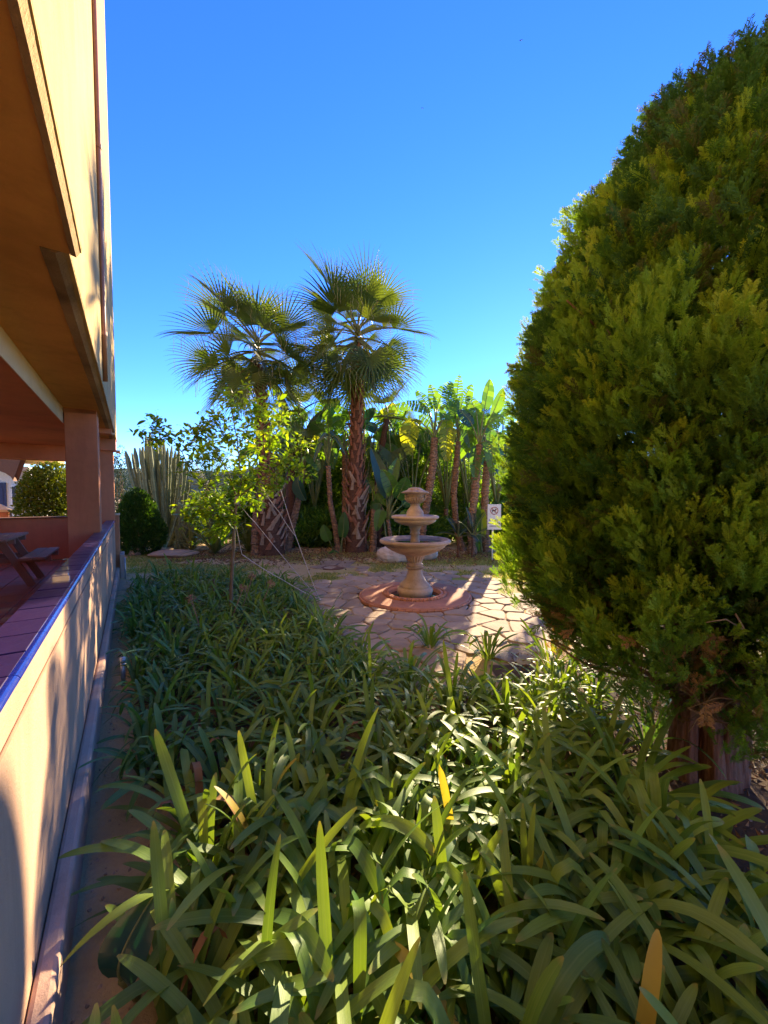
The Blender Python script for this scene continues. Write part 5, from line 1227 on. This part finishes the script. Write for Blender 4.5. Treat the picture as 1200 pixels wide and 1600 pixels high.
# ------------------------------------------------------------------ lawn, litter, gravel
g = np.random.default_rng(4); n_ = 170000
x = g.uniform(-7.5, 4.5, n_); y = g.uniform(6.2, 10.9, n_); gn = fbm(x * .9 + 3, y * 1.3, 11); dF = np.hypot(x - FC[0], y - FC[1])
keep = (gn + g.normal(size=n_) * .07 > .42) & (~inside(x, y, BED)) & (dF > 1.9) & (world2wall(x, y)[0] > -.1) & ~((np.abs(x + 1.13) < .8) & (np.abs(y - 8.4) < .5))
x, y = x[keep], y[keep]; P = np.stack([x, y, np.full(len(x), -.008)], 1); d = unit(np.stack([g.normal(size=len(x)) * .5, g.normal(size=len(x)) * .5, np.ones(len(x))], 1)); X, Y_, Z = frames(d, g)
V, Q_, T_ = scatter_leaves(np.array([(0, -.12, 0), (0, .12, 0), (.55, .10, .03), (1, 0, .1)]), np.array([(0, 1, 2), (0, 2, 3)]), P, X, Y_, Z, g.uniform(.025, .06, len(P)), np.clip(g.random(len(P)) * .6 + .7 - gn[keep], 0, .99))
o = big('lawn_grass', V, Q_, T_, M['grass'], None, 'stuff'); tag(o, 'patchy short green and straw coloured grass beyond the fountain', 'grass')
def litter(name, label, cat, xs, ys, sz, mat, seed, zz=.008, flat=.45):
    g = np.random.default_rng(seed); n_ = len(xs); d = unit(np.stack([g.normal(size=n_), g.normal(size=n_), g.normal(size=n_) * .25], 1)); X = d; Z = unit(np.cross(np.cross(d, [0, 0, 1.0]) + g.normal(size=(n_, 3)) * .25, d) * -1); Y_ = np.cross(Z, X)
    tv = LEAF_V * np.array([1, flat, 2.2]); P = np.stack([xs, ys, zz + g.random(n_) * .02], 1)
    V, Q_, T_ = scatter_leaves(tv, LEAF_Q, P, X, Y_, Z, sz * g.uniform(.6, 1.4, n_), g.random(n_)); o = big(name, V, Q_, T_, mat, None, 'stuff'); tag(o, label, cat)
x = g.uniform(-6, 2.6, 9000); y = g.uniform(.5, 8, 9000); k = inside(x, y, BED); litter('dry_leaf_litter', 'brown dead leaves lying on the soil of the bed', 'litter', x[k], y[k], .055, M['dry'], 1)
x = g.uniform(-5.5, 4, 4500); y = 10.2 + g.normal(size=4500) * .7; litter('palm_litter', 'tan leaf scraps on the ground under the palms', 'litter', x, y, .09, M['dry'], 2, flat=.25)
x = g.uniform(1.2, 3.4, 3500); y = g.uniform(.9, 3.8, 3500); litter('mulch', 'dark brown twigs and scales under the cypress', 'mulch', x, y, .035, M['dry'], 3, flat=.3)
n_ = 5200; x = g.uniform(1.75, 3.6, n_); y = g.uniform(.7, 2.6, n_); k = (x > 1.72 + .35 * (y - 1.2) * (y > 1.2) + .1 * g.normal(size=n_)) & (np.hypot(x - 1.88, y - 2.08) > .26); x, y = x[k], y[k]
ico = np.array([(1, 0, 0), (-1, 0, 0), (0, 1, 0), (0, -1, 0), (0, 0, .8), (0, 0, -.6)]); iq = np.array([(0, 2, 4), (2, 1, 4), (1, 3, 4), (3, 0, 4), (2, 0, 5), (1, 2, 5), (3, 1, 5), (0, 3, 5)])
P = np.stack([x, y, np.full(len(x), .004)], 1); X, Y_, Z = frames(g.normal(size=P.shape), g)
t = NT('dark_gravel'); a = t.n('ShaderNodeAttribute', attribute_name='tint'); t.surf(t.ramp(a.outputs['Fac'], [(0, (.03, .03, .032)), (.7, (.09, .09, .10)), (.93, (.25, .24, .24)), (1, (.5, .48, .45))]), .7, None, .4)
V, Q_, T_ = scatter_leaves(ico, iq, P, X, Y_, Z, g.uniform(.006, .015, len(P)), g.random(len(P))); o = big('gravel', V, Q_, T_, t.m, None, 'stuff'); tag(o, 'dark gravel on the ground right of the cypress trunk', 'gravel')
# soil crumbs on the bare strip and bed
n_ = 9000; x = g.uniform(-5, 2.6, n_); y = g.uniform(.5, 6, n_); u1, v1 = world2wall(x, y); k = (u1 > -.19) & (inside(x, y, BED) | (u1 < .6)); x, y = x[k], y[k]; P = np.stack([x, y, np.full(len(x), .003)], 1); X, Y_, Z = frames(g.normal(size=P.shape), g)
t = NT('soil_crumb'); a = t.n('ShaderNodeAttribute', attribute_name='tint'); t.surf(t.ramp(a.outputs['Fac'], [(0, (.28, .20, .13)), (1, (.50, .37, .25))]), .95, None, .1)
V, Q_, T_ = scatter_leaves(ico, iq, P, X, Y_, Z, g.uniform(.003, .011, len(P)), g.random(len(P))); o = big('soil_crumbs', V, Q_, T_, t.m, None, 'stuff'); tag(o, 'loose crumbs of soil in the bed and along the parapet', 'soil')
# birds
def bird(px, py, Y, span, lab, roll):
    c = Vector(W(px, py, Y)); o = thing('bird', lab, 'bird', tuple(c)); m = MB()
    m.lathe([(.001, -.5 * span * .5), (.05 * span, -.15 * span), (.07 * span, 0), (.05 * span, .12 * span), (.04 * span, .17 * span), (.001, .24 * span)], (0, 0, 0), 8); V = m.v[-1]; m.v[-1] = np.stack([V[:, 0] + c.x, V[:, 2] + c.y, V[:, 1] + c.z], 1); m.obj('body', M['dark_blue'], o, smooth=True)
    for s_ in (-1, 1):
        m = MB(); P_ = [(0, -.08), (.25, -.14), (.5, -.02), (.25, .06), (0, .08)]
        m.add([(c.x + s_ * a * span, c.y + b_ * span, c.z + a * span * roll * s_ + .12 * a * span + dz) for dz in (0, .01 * span) for a, b_ in P_], [(0, 1, 2, 3, 4), (9, 8, 7, 6, 5)] + [(i, (i + 1) % 5, 5 + (i + 1) % 5, 5 + i) for i in range(5)]); m.obj('wing', M['dark_blue'], o)
bird(814, 63, 40, .38, 'tiny dark bird high in the sky near the top of the picture', .3)
bird(660, 169, 45, .32, 'tiny dark bird in the sky above the tall straight palm', -.2)
